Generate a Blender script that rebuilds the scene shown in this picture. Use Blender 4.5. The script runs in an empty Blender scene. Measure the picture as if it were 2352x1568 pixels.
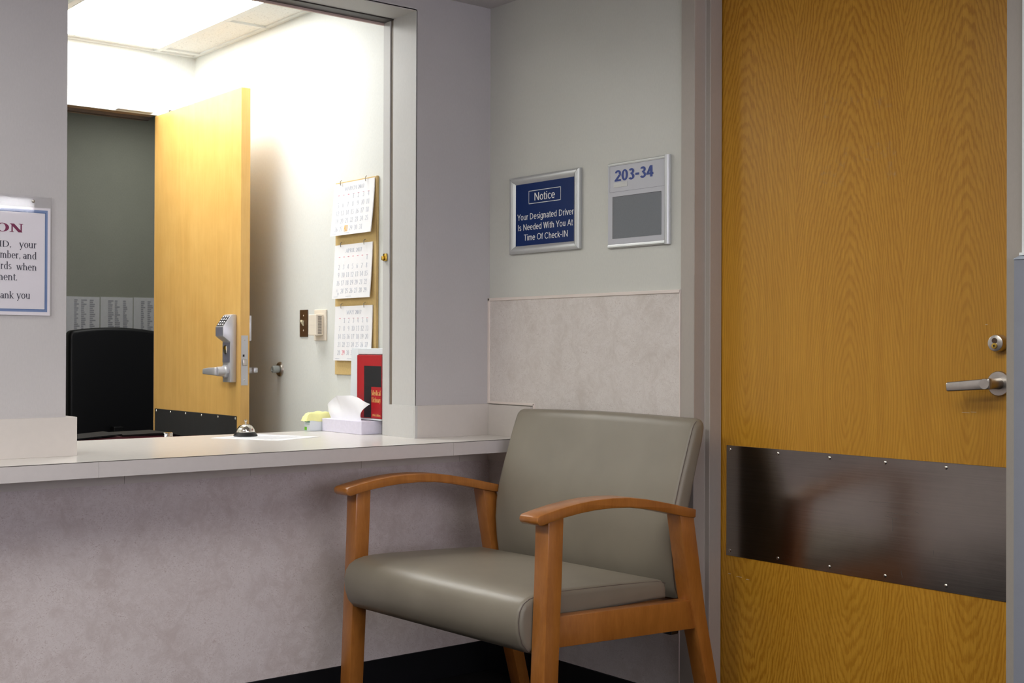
import bpy, bmesh, math, random
from mathutils import Vector, Matrix
random.seed(7)
COL = bpy.context.scene.collection
PI = math.pi
W2L = {}                                   # object -> matrix world(build) -> local

# ------------------------------------------------------------------ colour / materials
def lin(c):
    c /= 255.0
    return c / 12.92 if c <= .04045 else ((c + .055) / 1.055) ** 2.4
def rgb(r, g, b): return (lin(r), lin(g), lin(b), 1.0)

class NG:
    """tiny node-graph helper"""
    def __init__(s, name):
        s.mat = bpy.data.materials.new(name); s.mat.use_nodes = True
        s.t = s.mat.node_tree; s.n = s.t.nodes
        s.b = s.n['Principled BSDF']
    def node(s, typ, **kw):
        n = s.n.new(typ)
        for k, v in kw.items():
            if k.startswith('_'): setattr(n, k[1:], v)
        return n
    def put(s, sock, v):
        if hasattr(v, 'is_output'): s.t.links.new(v, sock)
        else: sock.default_value = v
    def m(s, op, a, b=0.0, c=0.0):
        n = s.n.new('ShaderNodeMath'); n.operation = op
        for i, v in enumerate((a, b, c)):
            if i < len(n.inputs): s.put(n.inputs[i], v)
        return n.outputs[0]
    def coord(s): return s.n.new('ShaderNodeTexCoord').outputs['Object']
    def mapv(s, vec, scale=(1, 1, 1), loc=(0, 0, 0)):
        n = s.n.new('ShaderNodeMapping'); n.inputs['Scale'].default_value = scale; n.inputs['Location'].default_value = loc
        s.t.links.new(vec, n.inputs['Vector']); return n.outputs[0]
    def noise(s, vec, scale, detail=3, rough=.55, dist=0):
        n = s.n.new('ShaderNodeTexNoise'); s.t.links.new(vec, n.inputs['Vector'])
        n.inputs['Scale'].default_value = scale; n.inputs['Detail'].default_value = detail
        n.inputs['Roughness'].default_value = rough; n.inputs['Distortion'].default_value = dist
        return n.outputs['Fac']
    def ramp(s, fac, stops):
        n = s.n.new('ShaderNodeValToRGB'); s.put(n.inputs[0], fac)
        e = n.color_ramp.elements
        while len(e) < len(stops): e.new(.5)
        for i, (p, c) in enumerate(stops): e[i].position = p; e[i].color = c
        return n.outputs[0]
    def mix(s, fac, a, b, mode='MIX'):
        n = s.n.new('ShaderNodeMix'); n.data_type = 'RGBA'; n.blend_type = mode
        s.put(n.inputs[0], fac); s.put(n.inputs[6], a); s.put(n.inputs[7], b)
        return n.outputs[2]
    def bump(s, h, strength=.1, dist=.001):
        n = s.n.new('ShaderNodeBump'); n.inputs['Strength'].default_value = strength; n.inputs['Distance'].default_value = dist
        s.t.links.new(h, n.inputs['Height']); s.t.links.new(n.outputs[0], s.b.inputs['Normal'])
    def set(s, color=None, rough=.5, metal=0, spec=.5, **kw):
        if color is not None: s.put(s.b.inputs['Base Color'], color)
        s.put(s.b.inputs['Roughness'], rough); s.put(s.b.inputs['Metallic'], metal)
        s.b.inputs['Specular IOR Level'].default_value = spec
        for k, v in kw.items(): s.b.inputs[k].default_value = v
        return s.mat

def plain(name, c, rough=.5, metal=0, spec=.5, var=.06, scale=30, bump=0, **kw):
    g = NG(name); co = g.coord(); f = g.noise(co, scale, 3)
    a = tuple(x * (1 - var) for x in c[:3]) + (1,); b = tuple(min(1, x * (1 + var)) for x in c[:3]) + (1,)
    g.set(g.ramp(f, [(.3, a), (.7, b)]), rough, metal, spec, **kw)
    if bump: g.bump(g.noise(co, 400, 2), bump, .001)
    return g.mat

def paint(name, c, bump=.25, var=.025):
    g = NG(name); co = g.coord()
    f = g.noise(co, 2.5, 4); f2 = g.noise(g.mapv(co, (1, 1, .35)), 260, 2)
    k = g.m('ADD', g.m('MULTIPLY', f, .6), g.m('MULTIPLY', f2, .4))
    a = tuple(x * (1 - var * 2) for x in c[:3]) + (1,); b = tuple(min(1, x * (1 + var * 2)) for x in c[:3]) + (1,)
    g.set(g.ramp(k, [(.3, a), (.7, b)]), .55, 0, .35); g.bump(f2, bump, .0008); return g.mat

def laminate(name, c0, c1, c2, rough=.42):
    """mottled stone-look laminate"""
    g = NG(name); co = g.coord()
    big = g.noise(co, 6, 5, .6, .3); mid = g.noise(co, 19, 7, .74, 1.2); fine = g.noise(g.mapv(co, (1, 1, 1.6)), 95, 5, .75, 2.2)
    k = g.m('ADD', g.m('MULTIPLY', big, .4), g.m('MULTIPLY', mid, .6))
    base = g.ramp(k, [(.38, c1), (.54, c0), (.72, c0)])
    fleck = g.m('MULTIPLY', g.m('SUBTRACT', fine, .515), 7.0); fleck.node.use_clamp = True
    fl2 = g.m('MULTIPLY', fleck, g.m('MULTIPLY', g.m('SUBTRACT', mid, .34), 2.6)); fl2.node.use_clamp = True
    wf = g.noise(g.mapv(co, (1, 1, 1), (3, 5, 1)), 70, 4, .7, 1.5)
    wh = g.m('MULTIPLY', g.m('SUBTRACT', wf, .58), 3.0); wh.node.use_clamp = True
    col = g.mix(fl2, base, c2)
    col = g.mix(g.m('MULTIPLY', wh, .45), col, tuple(min(1, x * 1.25) for x in c0[:3]) + (1,))
    g.set(col, rough, 0, .4); return g.mat

def oak(name, axis='Y', c_lo=rgb(170, 112, 20), c_hi=rgb(216, 160, 54), leaf=.325, off=.1625 + 1.068, k=.185, z0=1.04, ring=132, contrast=1.0):
    g = NG(name); co = g.coord()
    sp = g.n.new('ShaderNodeSeparateXYZ'); g.t.links.new(co, sp.inputs[0])
    y = sp.outputs[axis]; z = sp.outputs['Z']
    t = g.m('DIVIDE', g.m('ADD', y, off + 10 * leaf), leaf)
    idx = g.m('FLOOR', t)
    u = g.m('MULTIPLY', g.m('SUBTRACT', g.m('FRACT', t), .5), leaf)
    wn = g.n.new('ShaderNodeTexWhiteNoise'); wn.noise_dimensions = '1D'; g.t.links.new(idx, wn.inputs['W'])
    rnd = wn.outputs['Value']
    warp = g.noise(g.mapv(co, (3, 5, .9)), 1.0, 3, .55)
    u2 = g.m('ADD', u, g.m('MULTIPLY', g.m('SUBTRACT', warp, .5), .085))
    jag = g.noise(g.mapv(co, (20, 55, 14)), 1.0, 5, .66); med = g.noise(g.mapv(co, (5, 9, 1.6)), 1.0, 2)
    dz = g.m('MULTIPLY', g.m('SUBTRACT', g.m('SUBTRACT', z, z0), g.m('MULTIPLY', g.m('SUBTRACT', rnd, .5), .25)), k)
    pw = 1.55
    r = g.m('POWER', g.m('ADD', g.m('POWER', g.m('ABSOLUTE', u2), pw), g.m('POWER', g.m('ABSOLUTE', dz), pw)), 1 / pw)
    rv = g.m('ADD', g.m('MULTIPLY', r, ring), g.m('ADD', g.m('MULTIPLY', g.m('MULTIPLY', jag, g.m('MINIMUM', 1.0, g.m('ADD', .25, g.m('MULTIPLY', g.m('ABSOLUTE', dz), 7.0)))), 2.2), g.m('MULTIPLY', med, 2.2)))
    rv = g.m('ADD', rv, g.m('MULTIPLY', rnd, 5.0))
    saw = g.m('FRACT', rv)
    band = g.ramp(saw, [(0, (.1, .1, .1, 1)), (.35, (.05, .05, .05, 1)), (.70, (1, 1, 1, 1)), (.86, (.8, .8, .8, 1)), (1, (.1, .1, .1, 1))])
    pores = g.noise(g.mapv(co, (300, 520, 12)), 1.0, 4, .75)
    grain = g.noise(g.mapv(co, (60, 75, 1.5)), 1.0, 4, .6)
    big = g.noise(g.mapv(co, (2, 3, 1.2)), 1.0, 2)
    f = g.m('ADD', g.m('MULTIPLY', band, g.m('ADD', .17, g.m('MULTIPLY', .20, g.m('MINIMUM', 1.0, g.m('MULTIPLY', g.m('ABSOLUTE', dz), 6.0))))), g.m('MULTIPLY', pores, .95))
    f = g.m('ADD', f, g.m('MULTIPLY', grain, .45))
    f = g.m('ADD', f, g.m('MULTIPLY', big, .25))
    col = g.ramp(g.m('MULTIPLY', f, .62), [(.37, c_hi), (.80, c_lo)])
    g.set(col, .34, 0, .4); g.bump(pores, .08, .0006)
    return g.mat

def maple(name, c_lo, c_hi, scale=(14, 14, 1.2), rough=.3, coat=.2):
    g = NG(name); co = g.coord()
    a = g.noise(g.mapv(co, scale), 3.0, 4, .6, .6); b = g.noise(g.mapv(co, tuple(s * 9 for s in scale)), 2.0, 3, .6); c = g.noise(co, 9, 3)
    f = g.m('ADD', g.m('ADD', g.m('MULTIPLY', a, .45), g.m('MULTIPLY', b, .25)), g.m('MULTIPLY', c, .3))
    g.set(g.ramp(f, [(.36, c_lo), (.62, c_hi)]), rough, 0, .5)
    g.b.inputs['Coat Weight'].default_value = coat; g.b.inputs['Coat Roughness'].default_value = .2
    return g.mat

def brushed(name, c, rough, stretch=(4, 4, 300), amount=.12, var=.15):
    g = NG(name); co = g.coord()
    f = g.noise(g.mapv(co, stretch), 1.0, 3, .6); s2 = g.noise(co, 7, 5, .7)
    k = g.m('ADD', g.m('MULTIPLY', f, .5), g.m('MULTIPLY', s2, .5))
    a = tuple(x * (1 - var) for x in c[:3]) + (1,); b = tuple(min(1, x * (1 + var)) for x in c[:3]) + (1,)
    g.set(g.ramp(k, [(.3, a), (.7, b)]), g.m('ADD', rough - amount * .5, g.m('MULTIPLY', k, amount)), 1.0)
    return g.mat

def emit(name, c, strength):
    g = NG(name); g.set((0.8, .8, .8, 1), .6)
    g.b.inputs['Emission Color'].default_value = c; g.b.inputs['Emission Strength'].default_value = strength
    return g.mat

def tiles(name):
    g = NG(name); co = g.coord(); f = g.noise(co, 170, 3, .7); big = g.noise(co, 30, 3)
    col = g.ramp(f, [(.30, rgb(165, 165, 160)), (.38, rgb(238, 239, 236)), (.7, rgb(246, 247, 244))])
    g.set(col, .9, 0, .1); g.bump(f, .3, .002); return g.mat

M = {}
def build_materials():
    M['wall'] = paint('wall_paint', rgb(193, 189, 189))
    M['wall_r'] = paint('wall_paint_lit_tint', rgb(211, 211, 204))  # same paint as wall, made lighter and greener to carry the light's tint
    M['office_wall'] = paint('office_vinyl', rgb(220, 222, 218), .5)
    M['fabric_wall'] = paint('fabric_wall', rgb(172, 174, 160), .5, .06)
    M['jamb'] = paint('jamb_paint', rgb(196, 195, 193), .1)
    M['frame'] = paint('door_frame_paint', rgb(178, 170, 161), .12)
    M['frame2'] = paint('office_frame_paint', rgb(150, 132, 112), .1)
    M['lam_up'] = laminate('wainscot_laminate', rgb(224, 217, 212), rgb(208, 199, 192), rgb(178, 162, 153))
    M['lam_low'] = laminate('lower_laminate', rgb(232, 222, 220), rgb(214, 201, 197), rgb(176, 150, 143))
    M['strip'] = plain('edge_strip', rgb(232, 220, 212), .45, var=.02)
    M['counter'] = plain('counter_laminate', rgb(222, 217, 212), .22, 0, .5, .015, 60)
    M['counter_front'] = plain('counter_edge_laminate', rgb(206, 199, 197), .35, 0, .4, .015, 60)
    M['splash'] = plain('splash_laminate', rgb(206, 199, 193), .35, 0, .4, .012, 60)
    M['cleat'] = plain('cleat_laminate', rgb(226, 218, 210), .45, 0, .4, .03, 20)
    M['seam'] = plain('seam_dark', rgb(66, 58, 55), .7)
    M['base'] = plain('black_cove_base', rgb(18, 18, 22), .5, 0, .3)
    M['floor'] = plain('dark_floor', rgb(26, 25, 26), .7, 0, .2, .2, 60)
    M['ceil'] = tiles('ceiling_tile')
    M['grid'] = plain('ceiling_grid', rgb(236, 238, 236), .5, var=.01)
    M['oak'] = oak('oak_veneer')
    M['maple_door'] = maple('maple_veneer', rgb(212, 164, 88), rgb(226, 182, 106), (9, 9, .7), .35, .1)
    M['chair_wood'] = maple('stained_maple', rgb(150, 90, 34), rgb(176, 112, 50), (10, 10, 2.0), .3, .3)
    g = NG('taupe_vinyl'); co = g.coord()
    f = g.noise(co, 5, 3); leather = g.noise(co, 900, 2)
    g.set(g.ramp(f, [(.3, rgb(128, 120, 106)), (.7, rgb(138, 130, 115))]), .41, 0, .5); g.bump(leather, .12, .0004); M['vinyl'] = g.mat
    M['vinyl_seam'] = plain('vinyl_seam', rgb(104, 92, 84), .5)
    M['steel'] = brushed('brushed_stainless', rgb(166, 161, 154), .19)
    M['satin'] = brushed('satin_nickel', rgb(190, 184, 178), .3, (40, 40, 40), .1)
    M['alu'] = plain('satin_aluminium', rgb(205, 207, 207), .38, .55, .5, .02)
    M['lockgrey'] = plain('lock_silver_paint', rgb(196, 196, 200), .35, .55, .5, .02)
    M['lockdark'] = plain('lock_grey', rgb(120, 120, 134), .4, .3)
    M['chrome'] = plain('chrome', rgb(225, 220, 210), .1, 1.0, var=.01)
    M['brass'] = plain('brass', rgb(205, 170, 80), .22, 1.0, var=.03)
    M['black_board'] = plain('black_binder_board', rgb(12, 12, 13), .7, 0, .15)
    M['black'] = plain('black_plastic', rgb(16, 16, 18), .35)
    M['blackkick'] = plain('black_kick_plate', rgb(48, 47, 48), .45, 0, .4)
    M['blackleather'] = plain('black_leather', rgb(12, 12, 16), .45, bump=.15)
    M['blue'] = plain('sign_blue', rgb(6, 40, 98), .45, 0, .2, .03)
    M['white_ink'] = plain('white_letter', rgb(240, 240, 240), .5, var=.01)
    M['blue_ink'] = plain('blue_letter', rgb(36, 62, 140), .5, var=.02)
    M['sign_grey'] = plain('sign_panel_grey', rgb(196, 197, 204), .4, 0, .4, .01)
    M['insert'] = plain('sign_insert_grey', rgb(116, 120, 126), .5, 0, .4, .03, 200)
    M['paper'] = plain('paper', rgb(238, 238, 240), .75, 0, .2, .01)
    M['sign_paper'] = plain('sign_paper', rgb(252, 246, 252), .6, 0, .3, .01)
    M['border'] = plain('border_blue', rgb(132, 152, 196), .6, var=.02)
    M['border2'] = plain('border_blue_dark', rgb(86, 116, 168), .6, var=.02)
    M['red_ink'] = plain('wine_red_ink', rgb(132, 42, 84), .6, var=.02)
    M['grey_ink'] = plain('dark_grey_ink', rgb(82, 80, 92), .6, var=.02)
    M['cal_ink'] = plain('calendar_ink', rgb(200, 205, 216), .7, var=.02)
    M['pink_ink'] = plain('pink_ink', rgb(240, 150, 165), .7, var=.02)
    M['grey_print'] = plain('faint_print', rgb(182, 182, 190), .7)
    M['highlight'] = plain('orange_highlighter', rgb(255, 190, 60), .7, var=.08, scale=120)
    M['board'] = plain('tan_board', rgb(206, 178, 122), .8, 0, .2, .05, 140)
    M['tan_edge'] = plain('tan_board_edge', rgb(176, 146, 98), .8)
    M['cream'] = plain('cream_plastic', rgb(232, 222, 206), .45, var=.01)
    M['brown'] = plain('brown_switch_plate', rgb(84, 58, 34), .35, .2)
    M['ivory'] = plain('ivory_plastic', rgb(238, 226, 190), .35, var=.01)
    M['rubber'] = plain('grey_rubber', rgb(150, 154, 150), .6)
    M['white_plastic'] = plain('white_plastic', rgb(222, 228, 232), .4, var=.01)
    M['red'] = plain('book_red', rgb(172, 24, 34), .35, var=.04)
    M['bookblack'] = plain('book_black', rgb(24, 26, 32), .35)
    M['gold'] = plain('gold_letter', rgb(232, 186, 112), .5)
    M['lilac'] = plain('lilac_card', rgb(222, 218, 234), .6, 0, .3, .03, 90)
    M['tissue'] = plain('tissue', rgb(246, 246, 250), .9, 0, .1, .01)
    M['yellow'] = plain('pale_yellow_cloth', rgb(244, 242, 170), .85, 0, .1, .04)
    M['green'] = plain('green_print', rgb(120, 200, 50), .6)
    M['teal'] = plain('teal_print', rgb(110, 175, 150), .6)
    M['maroon'] = plain('maroon', rgb(84, 10, 26), .5)
    M['troffer'] = emit('troffer_diffuser', (1, 1, .985, 1), 16.0)
    M['sky_pane'] = emit('daylight_pane', (.93, .91, 1, 1), 6.5)
    M['sky_bright'] = emit('open_sky_pane', (.95, .95, 1, 1), 70.0)
    M['slat'] = plain('blind_slat', rgb(215, 212, 218), .5)
    M['guard'] = plain('blue_grey_wall_guard', rgb(146, 150, 161), .5, 0, .4, .02)
    M['guard_cap'] = plain('lit_guard_cap', rgb(186, 196, 210), .4, 0, .4, .02)  # guard colour lightened to paint in light from above
    M['white_board'] = plain('white_panel', rgb(245, 248, 246), .4, var=.01)
    M['closer'] = plain('pale_closer_arm', rgb(236, 240, 244), .35, .2, var=.01)
    M['track'] = plain('dark_track', rgb(44, 37, 34), .5)
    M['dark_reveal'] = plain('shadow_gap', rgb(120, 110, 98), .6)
    g = NG('clear_acrylic'); nt = g.t
    tr = g.n.new('ShaderNodeBsdfTransparent'); gl = g.n.new('ShaderNodeBsdfGlossy'); gl.inputs['Roughness'].default_value = .03
    fr = g.n.new('ShaderNodeFresnel'); fr.inputs['IOR'].default_value = 1.22
    mx = g.n.new('ShaderNodeMixShader'); nt.links.new(fr.outputs[0], mx.inputs[0]); nt.links.new(tr.outputs[0], mx.inputs[1]); nt.links.new(gl.outputs[0], mx.inputs[2])
    nt.links.new(mx.outputs[0], g.n['Material Output'].inputs['Surface']); M['acrylic'] = g.mat
build_materials()

# ------------------------------------------------------------------ objects
def obj(name, bm, mat, parent=None, smooth=False, local=False, kind=None, angle=35):
    if parent is not None and not local:
        bm.transform(W2L[parent])
    bmesh.ops.recalc_face_normals(bm, faces=bm.faces)
    me = bpy.data.meshes.new(name); bm.to_mesh(me); bm.free()
    for m_ in (mat if isinstance(mat, (list, tuple)) else [mat]): me.materials.append(m_)
    if smooth:
        for p in me.polygons: p.use_smooth = True
        try: me.set_sharp_from_angle(angle=math.radians(angle))
        except Exception: pass
    o = bpy.data.objects.new(name, me); COL.objects.link(o)
    W2L[o] = W2L[parent] if parent is not None else Matrix.Identity(4)
    if parent is not None: o.parent = parent
    if kind: o['kind'] = kind
    return o

def empty(name, loc=(0, 0, 0), rz=0.0):
    o = bpy.data.objects.new(name, None); COL.objects.link(o)
    o.location = loc; o.rotation_euler = (0, 0, rz); o.empty_display_size = .05
    W2L[o] = (Matrix.Translation(loc) @ Matrix.Rotation(rz, 4, 'Z')).inverted()
    return o
def thing(name, label, cat, loc, rz=0.0, group=None):
    o = empty(name, loc, rz); o['label'] = label; o['category'] = cat
    if group: o['group'] = group
    return o
def tag(o, label, cat, group=None):
    o['label'] = label; o['category'] = cat
    if group: o['group'] = group
    return o
def struct(name, bm, mat, parent=None, **k):
    return obj(name, bm, mat, parent, kind='structure' if parent is None else None, **k)

def BM(): return bmesh.new()
def box(bm, x0, x1, y0, y1, z0, z1, bev=0.0, seg=2, mi=0):
    r = bmesh.ops.create_cube(bm, size=1.0)
    vs = r['verts']
    for v in vs:
        v.co = Vector(((x0 + x1) / 2 + v.co.x * (x1 - x0), (y0 + y1) / 2 + v.co.y * (y1 - y0), (z0 + z1) / 2 + v.co.z * (z1 - z0)))
    fs = {f for v in vs for f in v.link_faces}
    for f in fs: f.material_index = mi
    if bev:
        es = list({e for v in vs for e in v.link_edges})
        bmesh.ops.bevel(bm, geom=es, offset=bev, segments=seg, affect='EDGES', profile=.5)
    return bm
def prism(bm, prof, fn, d0, d1, bev=0.0, seg=2, mi=0, angle=25):
    """closed 2-D profile, fn(a,b,d)->Vector, extruded from d0 to d1"""
    n = len(prof)
    A = [bm.verts.new(fn(a, b, d0)) for a, b in prof]; B = [bm.verts.new(fn(a, b, d1)) for a, b in prof]
    fs = [bm.faces.new(A), bm.faces.new(list(reversed(B)))]
    for i in range(n):
        j = (i + 1) % n; fs.append(bm.faces.new((A[j], A[i], B[i], B[j])))
    for f in fs: f.material_index = mi
    if bev:
        bmesh.ops.recalc_face_normals(bm, faces=fs)
        es = [e for e in {e for f in fs for e in f.edges} if len(e.link_faces) == 2 and e.calc_face_angle(0) > math.radians(angle)]
        bmesh.ops.bevel(bm, geom=es, offset=bev, segments=seg, affect='EDGES', profile=.5, clamp_overlap=True)
    return bm
def lathe(bm, prof, axis, origin, seg=32, mi=0):
    """prof: (radius, height) along axis ('X-','Y-','Z', ...)"""
    o = Vector(origin)
    D = {'Z': (Vector((1, 0, 0)), Vector((0, 1, 0)), Vector((0, 0, 1))),
         'X-': (Vector((0, 1, 0)), Vector((0, 0, 1)), Vector((-1, 0, 0))), 'X': (Vector((0, 1, 0)), Vector((0, 0, 1)), Vector((1, 0, 0))),
         'Y-': (Vector((1, 0, 0)), Vector((0, 0, 1)), Vector((0, -1, 0))), 'Y': (Vector((1, 0, 0)), Vector((0, 0, 1)), Vector((0, 1, 0)))}[axis]
    rings = []
    for r, h in prof:
        if r < 1e-6: rings.append([bm.verts.new(o + D[2] * h)])
        else: rings.append([bm.verts.new(o + D[2] * h + D[0] * r * math.cos(2 * PI * i / seg) + D[1] * r * math.sin(2 * PI * i / seg)) for i in range(seg)])
    for a, b in zip(rings, rings[1:]):
        for i in range(seg):
            j = (i + 1) % seg
            if len(a) == 1 and len(b) == 1: continue
            if len(a) == 1: f = bm.faces.new((a[0], b[i], b[j]))
            elif len(b) == 1: f = bm.faces.new((a[i], a[j], b[0]))
            else: f = bm.faces.new((a[i], a[j], b[j], b[i]))
            f.material_index = mi
    for r in (rings[0], rings[-1]):
        if len(r) > 1: bm.faces.new(r).material_index = mi
    return bm
def tube(bm, pts, r, seg=8):
    pts = [Vector(p) for p in pts]; rings = []
    for i, p in enumerate(pts):
        t = (pts[min(i + 1, len(pts) - 1)] - pts[max(i - 1, 0)]).normalized()
        a = t.orthogonal().normalized() if not rings else (last - t * last.dot(t)).normalized()
        last = a; b = t.cross(a)
        rings.append([bm.verts.new(p + (a * math.cos(2 * PI * k / seg) + b * math.sin(2 * PI * k / seg)) * r) for k in range(seg)])
    for A, B in zip(rings, rings[1:]):
        for k in range(seg): bm.faces.new((A[k], A[(k + 1) % seg], B[(k + 1) % seg], B[k]))
    bm.faces.new(rings[0]); bm.faces.new(rings[-1]); return bm
def dome(bm, c, r, h, axis='X-', seg=12):
    return lathe(bm, [(r, 0), (r * .95, h * .35), (r * .72, h * .72), (r * .38, h * .94), (0, h)], axis, c, seg)

# ------------------------------------------------------------------ lettering
def glyphs(T, t):
    """serif letters as strokes: r = rect, l = slanted stroke (horizontal width), a = elliptical arc (thick sides, thin top)"""
    X = .66
    def r(x0, y0, x1, y1): return ('r', x0, y0, x1, y1)
    def V(x, y0, y1): return r(x - T / 2, y0, x + T / 2, y1)
    def B(x, y, w=.26): return r(x - w / 2, y, x + w / 2, y + t)          # serif standing on y
    def U(x, y, w=.26): return r(x - w / 2, y - t, x + w / 2, y)          # serif hanging from y
    def l(x0, y0, x1, y1, w=T): return ('l', x0, y0, x1, y1, w)
    def a(cx, cy, rx, ry, a0=0, a1=360, w=T): return ('a', cx, cy, rx, ry, a0, a1, w, t)
    G = {}
    G['A'] = ([l(.06, 0, .40, 1, t * 1.5), l(.38, 1, .70, 0), r(.17, .32, .58, .32 + t), B(.07, 0), B(.69, 0)], .78)
    G['C'] = ([a(.42, .5, .40, .51, 42, 318), r(.72, .62, .72 + t, .98)], .80)
    G['D'] = ([V(.14, 0, 1), a(.30, .5, .46, .5, -90, 90), r(.05, 0, .32, t), r(.05, 1 - t, .32, 1)], .82)
    G['E'] = ([V(.14, 0, 1), r(.04, 0, .62, t), r(.04, 1 - t, .60, 1), r(.14, .5, .46, .5 + t), r(.58, 0, .62, .24), r(.56, .78, .60, 1), r(.44, .40, .47, .64)], .68)
    G['H'] = ([V(.15, 0, 1), V(.68, 0, 1), r(.15, .5, .68, .5 + t), B(.15, 0, .3), B(.68, 0, .3), U(.15, 1, .3), U(.68, 1, .3)], .84)
    G['I'] = ([V(.17, 0, 1), B(.17, 0, .3), U(.17, 1, .3)], .36)
    G['L'] = ([V(.14, 0, 1), U(.14, 1, .28), r(.04, 0, .60, t), r(.56, 0, .60, .26)], .64)
    G['M'] = ([r(.12, 0, .12 + t * 1.3, 1), V(.80, 0, 1), l(.14, 1, .46, .02), l(.46, .02, .76, 1, t * 1.4), B(.14, 0), B(.80, 0, .28), U(.12, 1, .2), U(.82, 1, .24)], .96)
    G['N'] = ([r(.12, 0, .12 + t * 1.4, 1), r(.68, 0, .68 + t * 1.4, 1), l(.16, 1, .68, 0, T * 1.15), B(.14, 0), U(.71, 1), U(.12, 1, .2)], .84)
    G['O'] = ([a(.44, .5, .42, .52)], .88)
    G['P'] = ([V(.14, 0, 1), a(.28, .73, .36, .27, -90, 90), r(.05, 1 - t, .3, 1), r(.14, .46, .3, .46 + t), B(.14, 0, .3)], .68)
    G['R'] = ([V(.14, 0, 1), a(.28, .74, .34, .26, -90, 90), r(.05, 1 - t, .3, 1), r(.14, .48, .32, .48 + t), l(.34, .5, .68, 0), B(.14, 0, .28), B(.70, 0, .2)], .78)
    G['Y'] = ([l(.06, 1, .38, .45), l(.38, .45, .68, 1, t * 1.5), V(.38, 0, .48), B(.38, 0, .3), U(.08, 1), U(.66, 1)], .74)
    G['a'] = ([V(.42, 0, .46), a(.27, .46, .22, .20, 0, 160, T), a(.24, .19, .21, .20), B(.47, 0, .16)], .56)
    G['b'] = ([V(.13, 0, 1), a(.30, .33, .27, .34, -115, 115), U(.09, 1, .16)], .62)
    G['c'] = ([a(.29, .33, .27, .34, 45, 315)], .53)
    G['d'] = ([V(.48, 0, 1), a(.29, .33, .26, .34, 65, 295), U(.44, 1, .16), B(.53, 0, .16)], .64)
    G['e'] = ([a(.29, .33, .27, .34, 0, 315), r(.06, .34, .54, .34 + t)], .58)
    G['h'] = ([V(.13, 0, 1), a(.31, .42, .24, .24, 0, 165), V(.49, 0, .43), B(.13, 0, .24), B(.49, 0, .24), U(.09, 1, .16)], .66)
    G['i'] = ([V(.14, 0, X), a(.14, .88, T * .7, T * .7, 0, 360, T * .69), B(.14, 0, .24), U(.10, X, .16)], .30)
    G['k'] = ([V(.13, 0, 1), l(.14, .28, .46, X, t * 1.5), l(.24, .38, .50, 0), B(.13, 0, .24), B(.52, 0, .22), U(.46, X, .2), U(.09, 1, .16)], .64)
    G['l'] = ([V(.14, 0, 1), B(.14, 0, .24), U(.10, 1, .16)], .29)
    G['m'] = ([V(.13, 0, X), a(.29, .42, .22, .24, 0, 165), V(.45, 0, .43), a(.61, .42, .22, .24, 0, 165), V(.77, 0, .43), B(.13, 0, .22), B(.45, 0, .2), B(.77, 0, .22), U(.09, X, .16)], .94)
    G['n'] = ([V(.13, 0, X), a(.31, .42, .24, .24, 0, 165), V(.49, 0, .43), B(.13, 0, .24), B(.49, 0, .24), U(.09, X, .16)], .66)
    G['o'] = ([a(.30, .33, .28, .34)], .61)
    G['r'] = ([V(.13, 0, X), a(.30, .44, .18, .22, 40, 165), B(.13, 0, .26), U(.09, X, .16)], .47)
    G['s'] = ([a(.23, .49, .19, .18, 30, 270, T * .8), a(.23, .18, .20, .19, -150, 90, T * .8)], .46)
    G['t'] = ([V(.17, .08, .84), r(.04, X - t, .34, X), a(.28, .14, .18, .15, 185, 300)], .38)
    G['u'] = ([V(.13, .22, X), a(.31, .24, .24, .25, 195, 360), V(.49, 0, X), U(.08, X, .16), U(.44, X, .16), B(.54, 0, .14)], .66)
    G['w'] = ([l(.06, X, .24, 0), l(.24, 0, .42, X, t * 1.5), l(.38, X, .58, 0), l(.58, 0, .76, X, t * 1.5), U(.07, X, .22), U(.40, X, .2), U(.76, X, .18)], .84)
    G['y'] = ([l(.07, X, .30, 0), l(.16, -.28, .52, X, t * 1.5), U(.08, X, .22), U(.52, X, .2), a(.13, -.24, .07, .06, 0, 360, .06)], .60)
    G[','] = ([a(.10, .06, .07, .07, 0, 360, .069), l(.06, -.14, .14, .05, .05)], .24)
    G['.'] = ([a(.10, .06, .07, .07, 0, 360, .069)], .24)
    G['0'] = ([a(.25, .5, .23, .51)], .5)
    G['1'] = ([V(.26, 0, 1), B(.26, 0, .3), l(.12, .86, .22, .98, .09)], .5)
    G['2'] = ([a(.24, .72, .21, .29, -30, 170), l(.05, .03, .42, .62, T), r(.04, 0, .45, t * 1.6)], .5)
    G['3'] = ([a(.22, .75, .19, .26, -90, 150), a(.22, .26, .22, .27, -150, 90)], .5)
    G['4'] = ([V(.34, 0, 1), l(.03, .28, .32, 1, t * 1.5), r(.02, .25, .47, .25 + t)], .5)
    G['5'] = ([a(.22, .31, .23, .32, -150, 110), r(.07, .52, .07 + t, 1), r(.07, 1 - t * 1.6, .42, 1)], .5)
    G['6'] = ([a(.25, .30, .22, .31), a(.34, .40, .31, .60, 95, 190)], .5)
    G['7'] = ([r(.05, 1 - t * 1.6, .46, 1), l(.16, 0, .42, .97, T)], .5)
    G['8'] = ([a(.25, .75, .19, .26), a(.25, .26, .22, .27)], .5)
    G['9'] = ([a(.25, .69, .22, .31), a(.16, .58, .31, .58, -85, 10)], .5)
    G[' '] = ([], .34)
    return G
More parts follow.
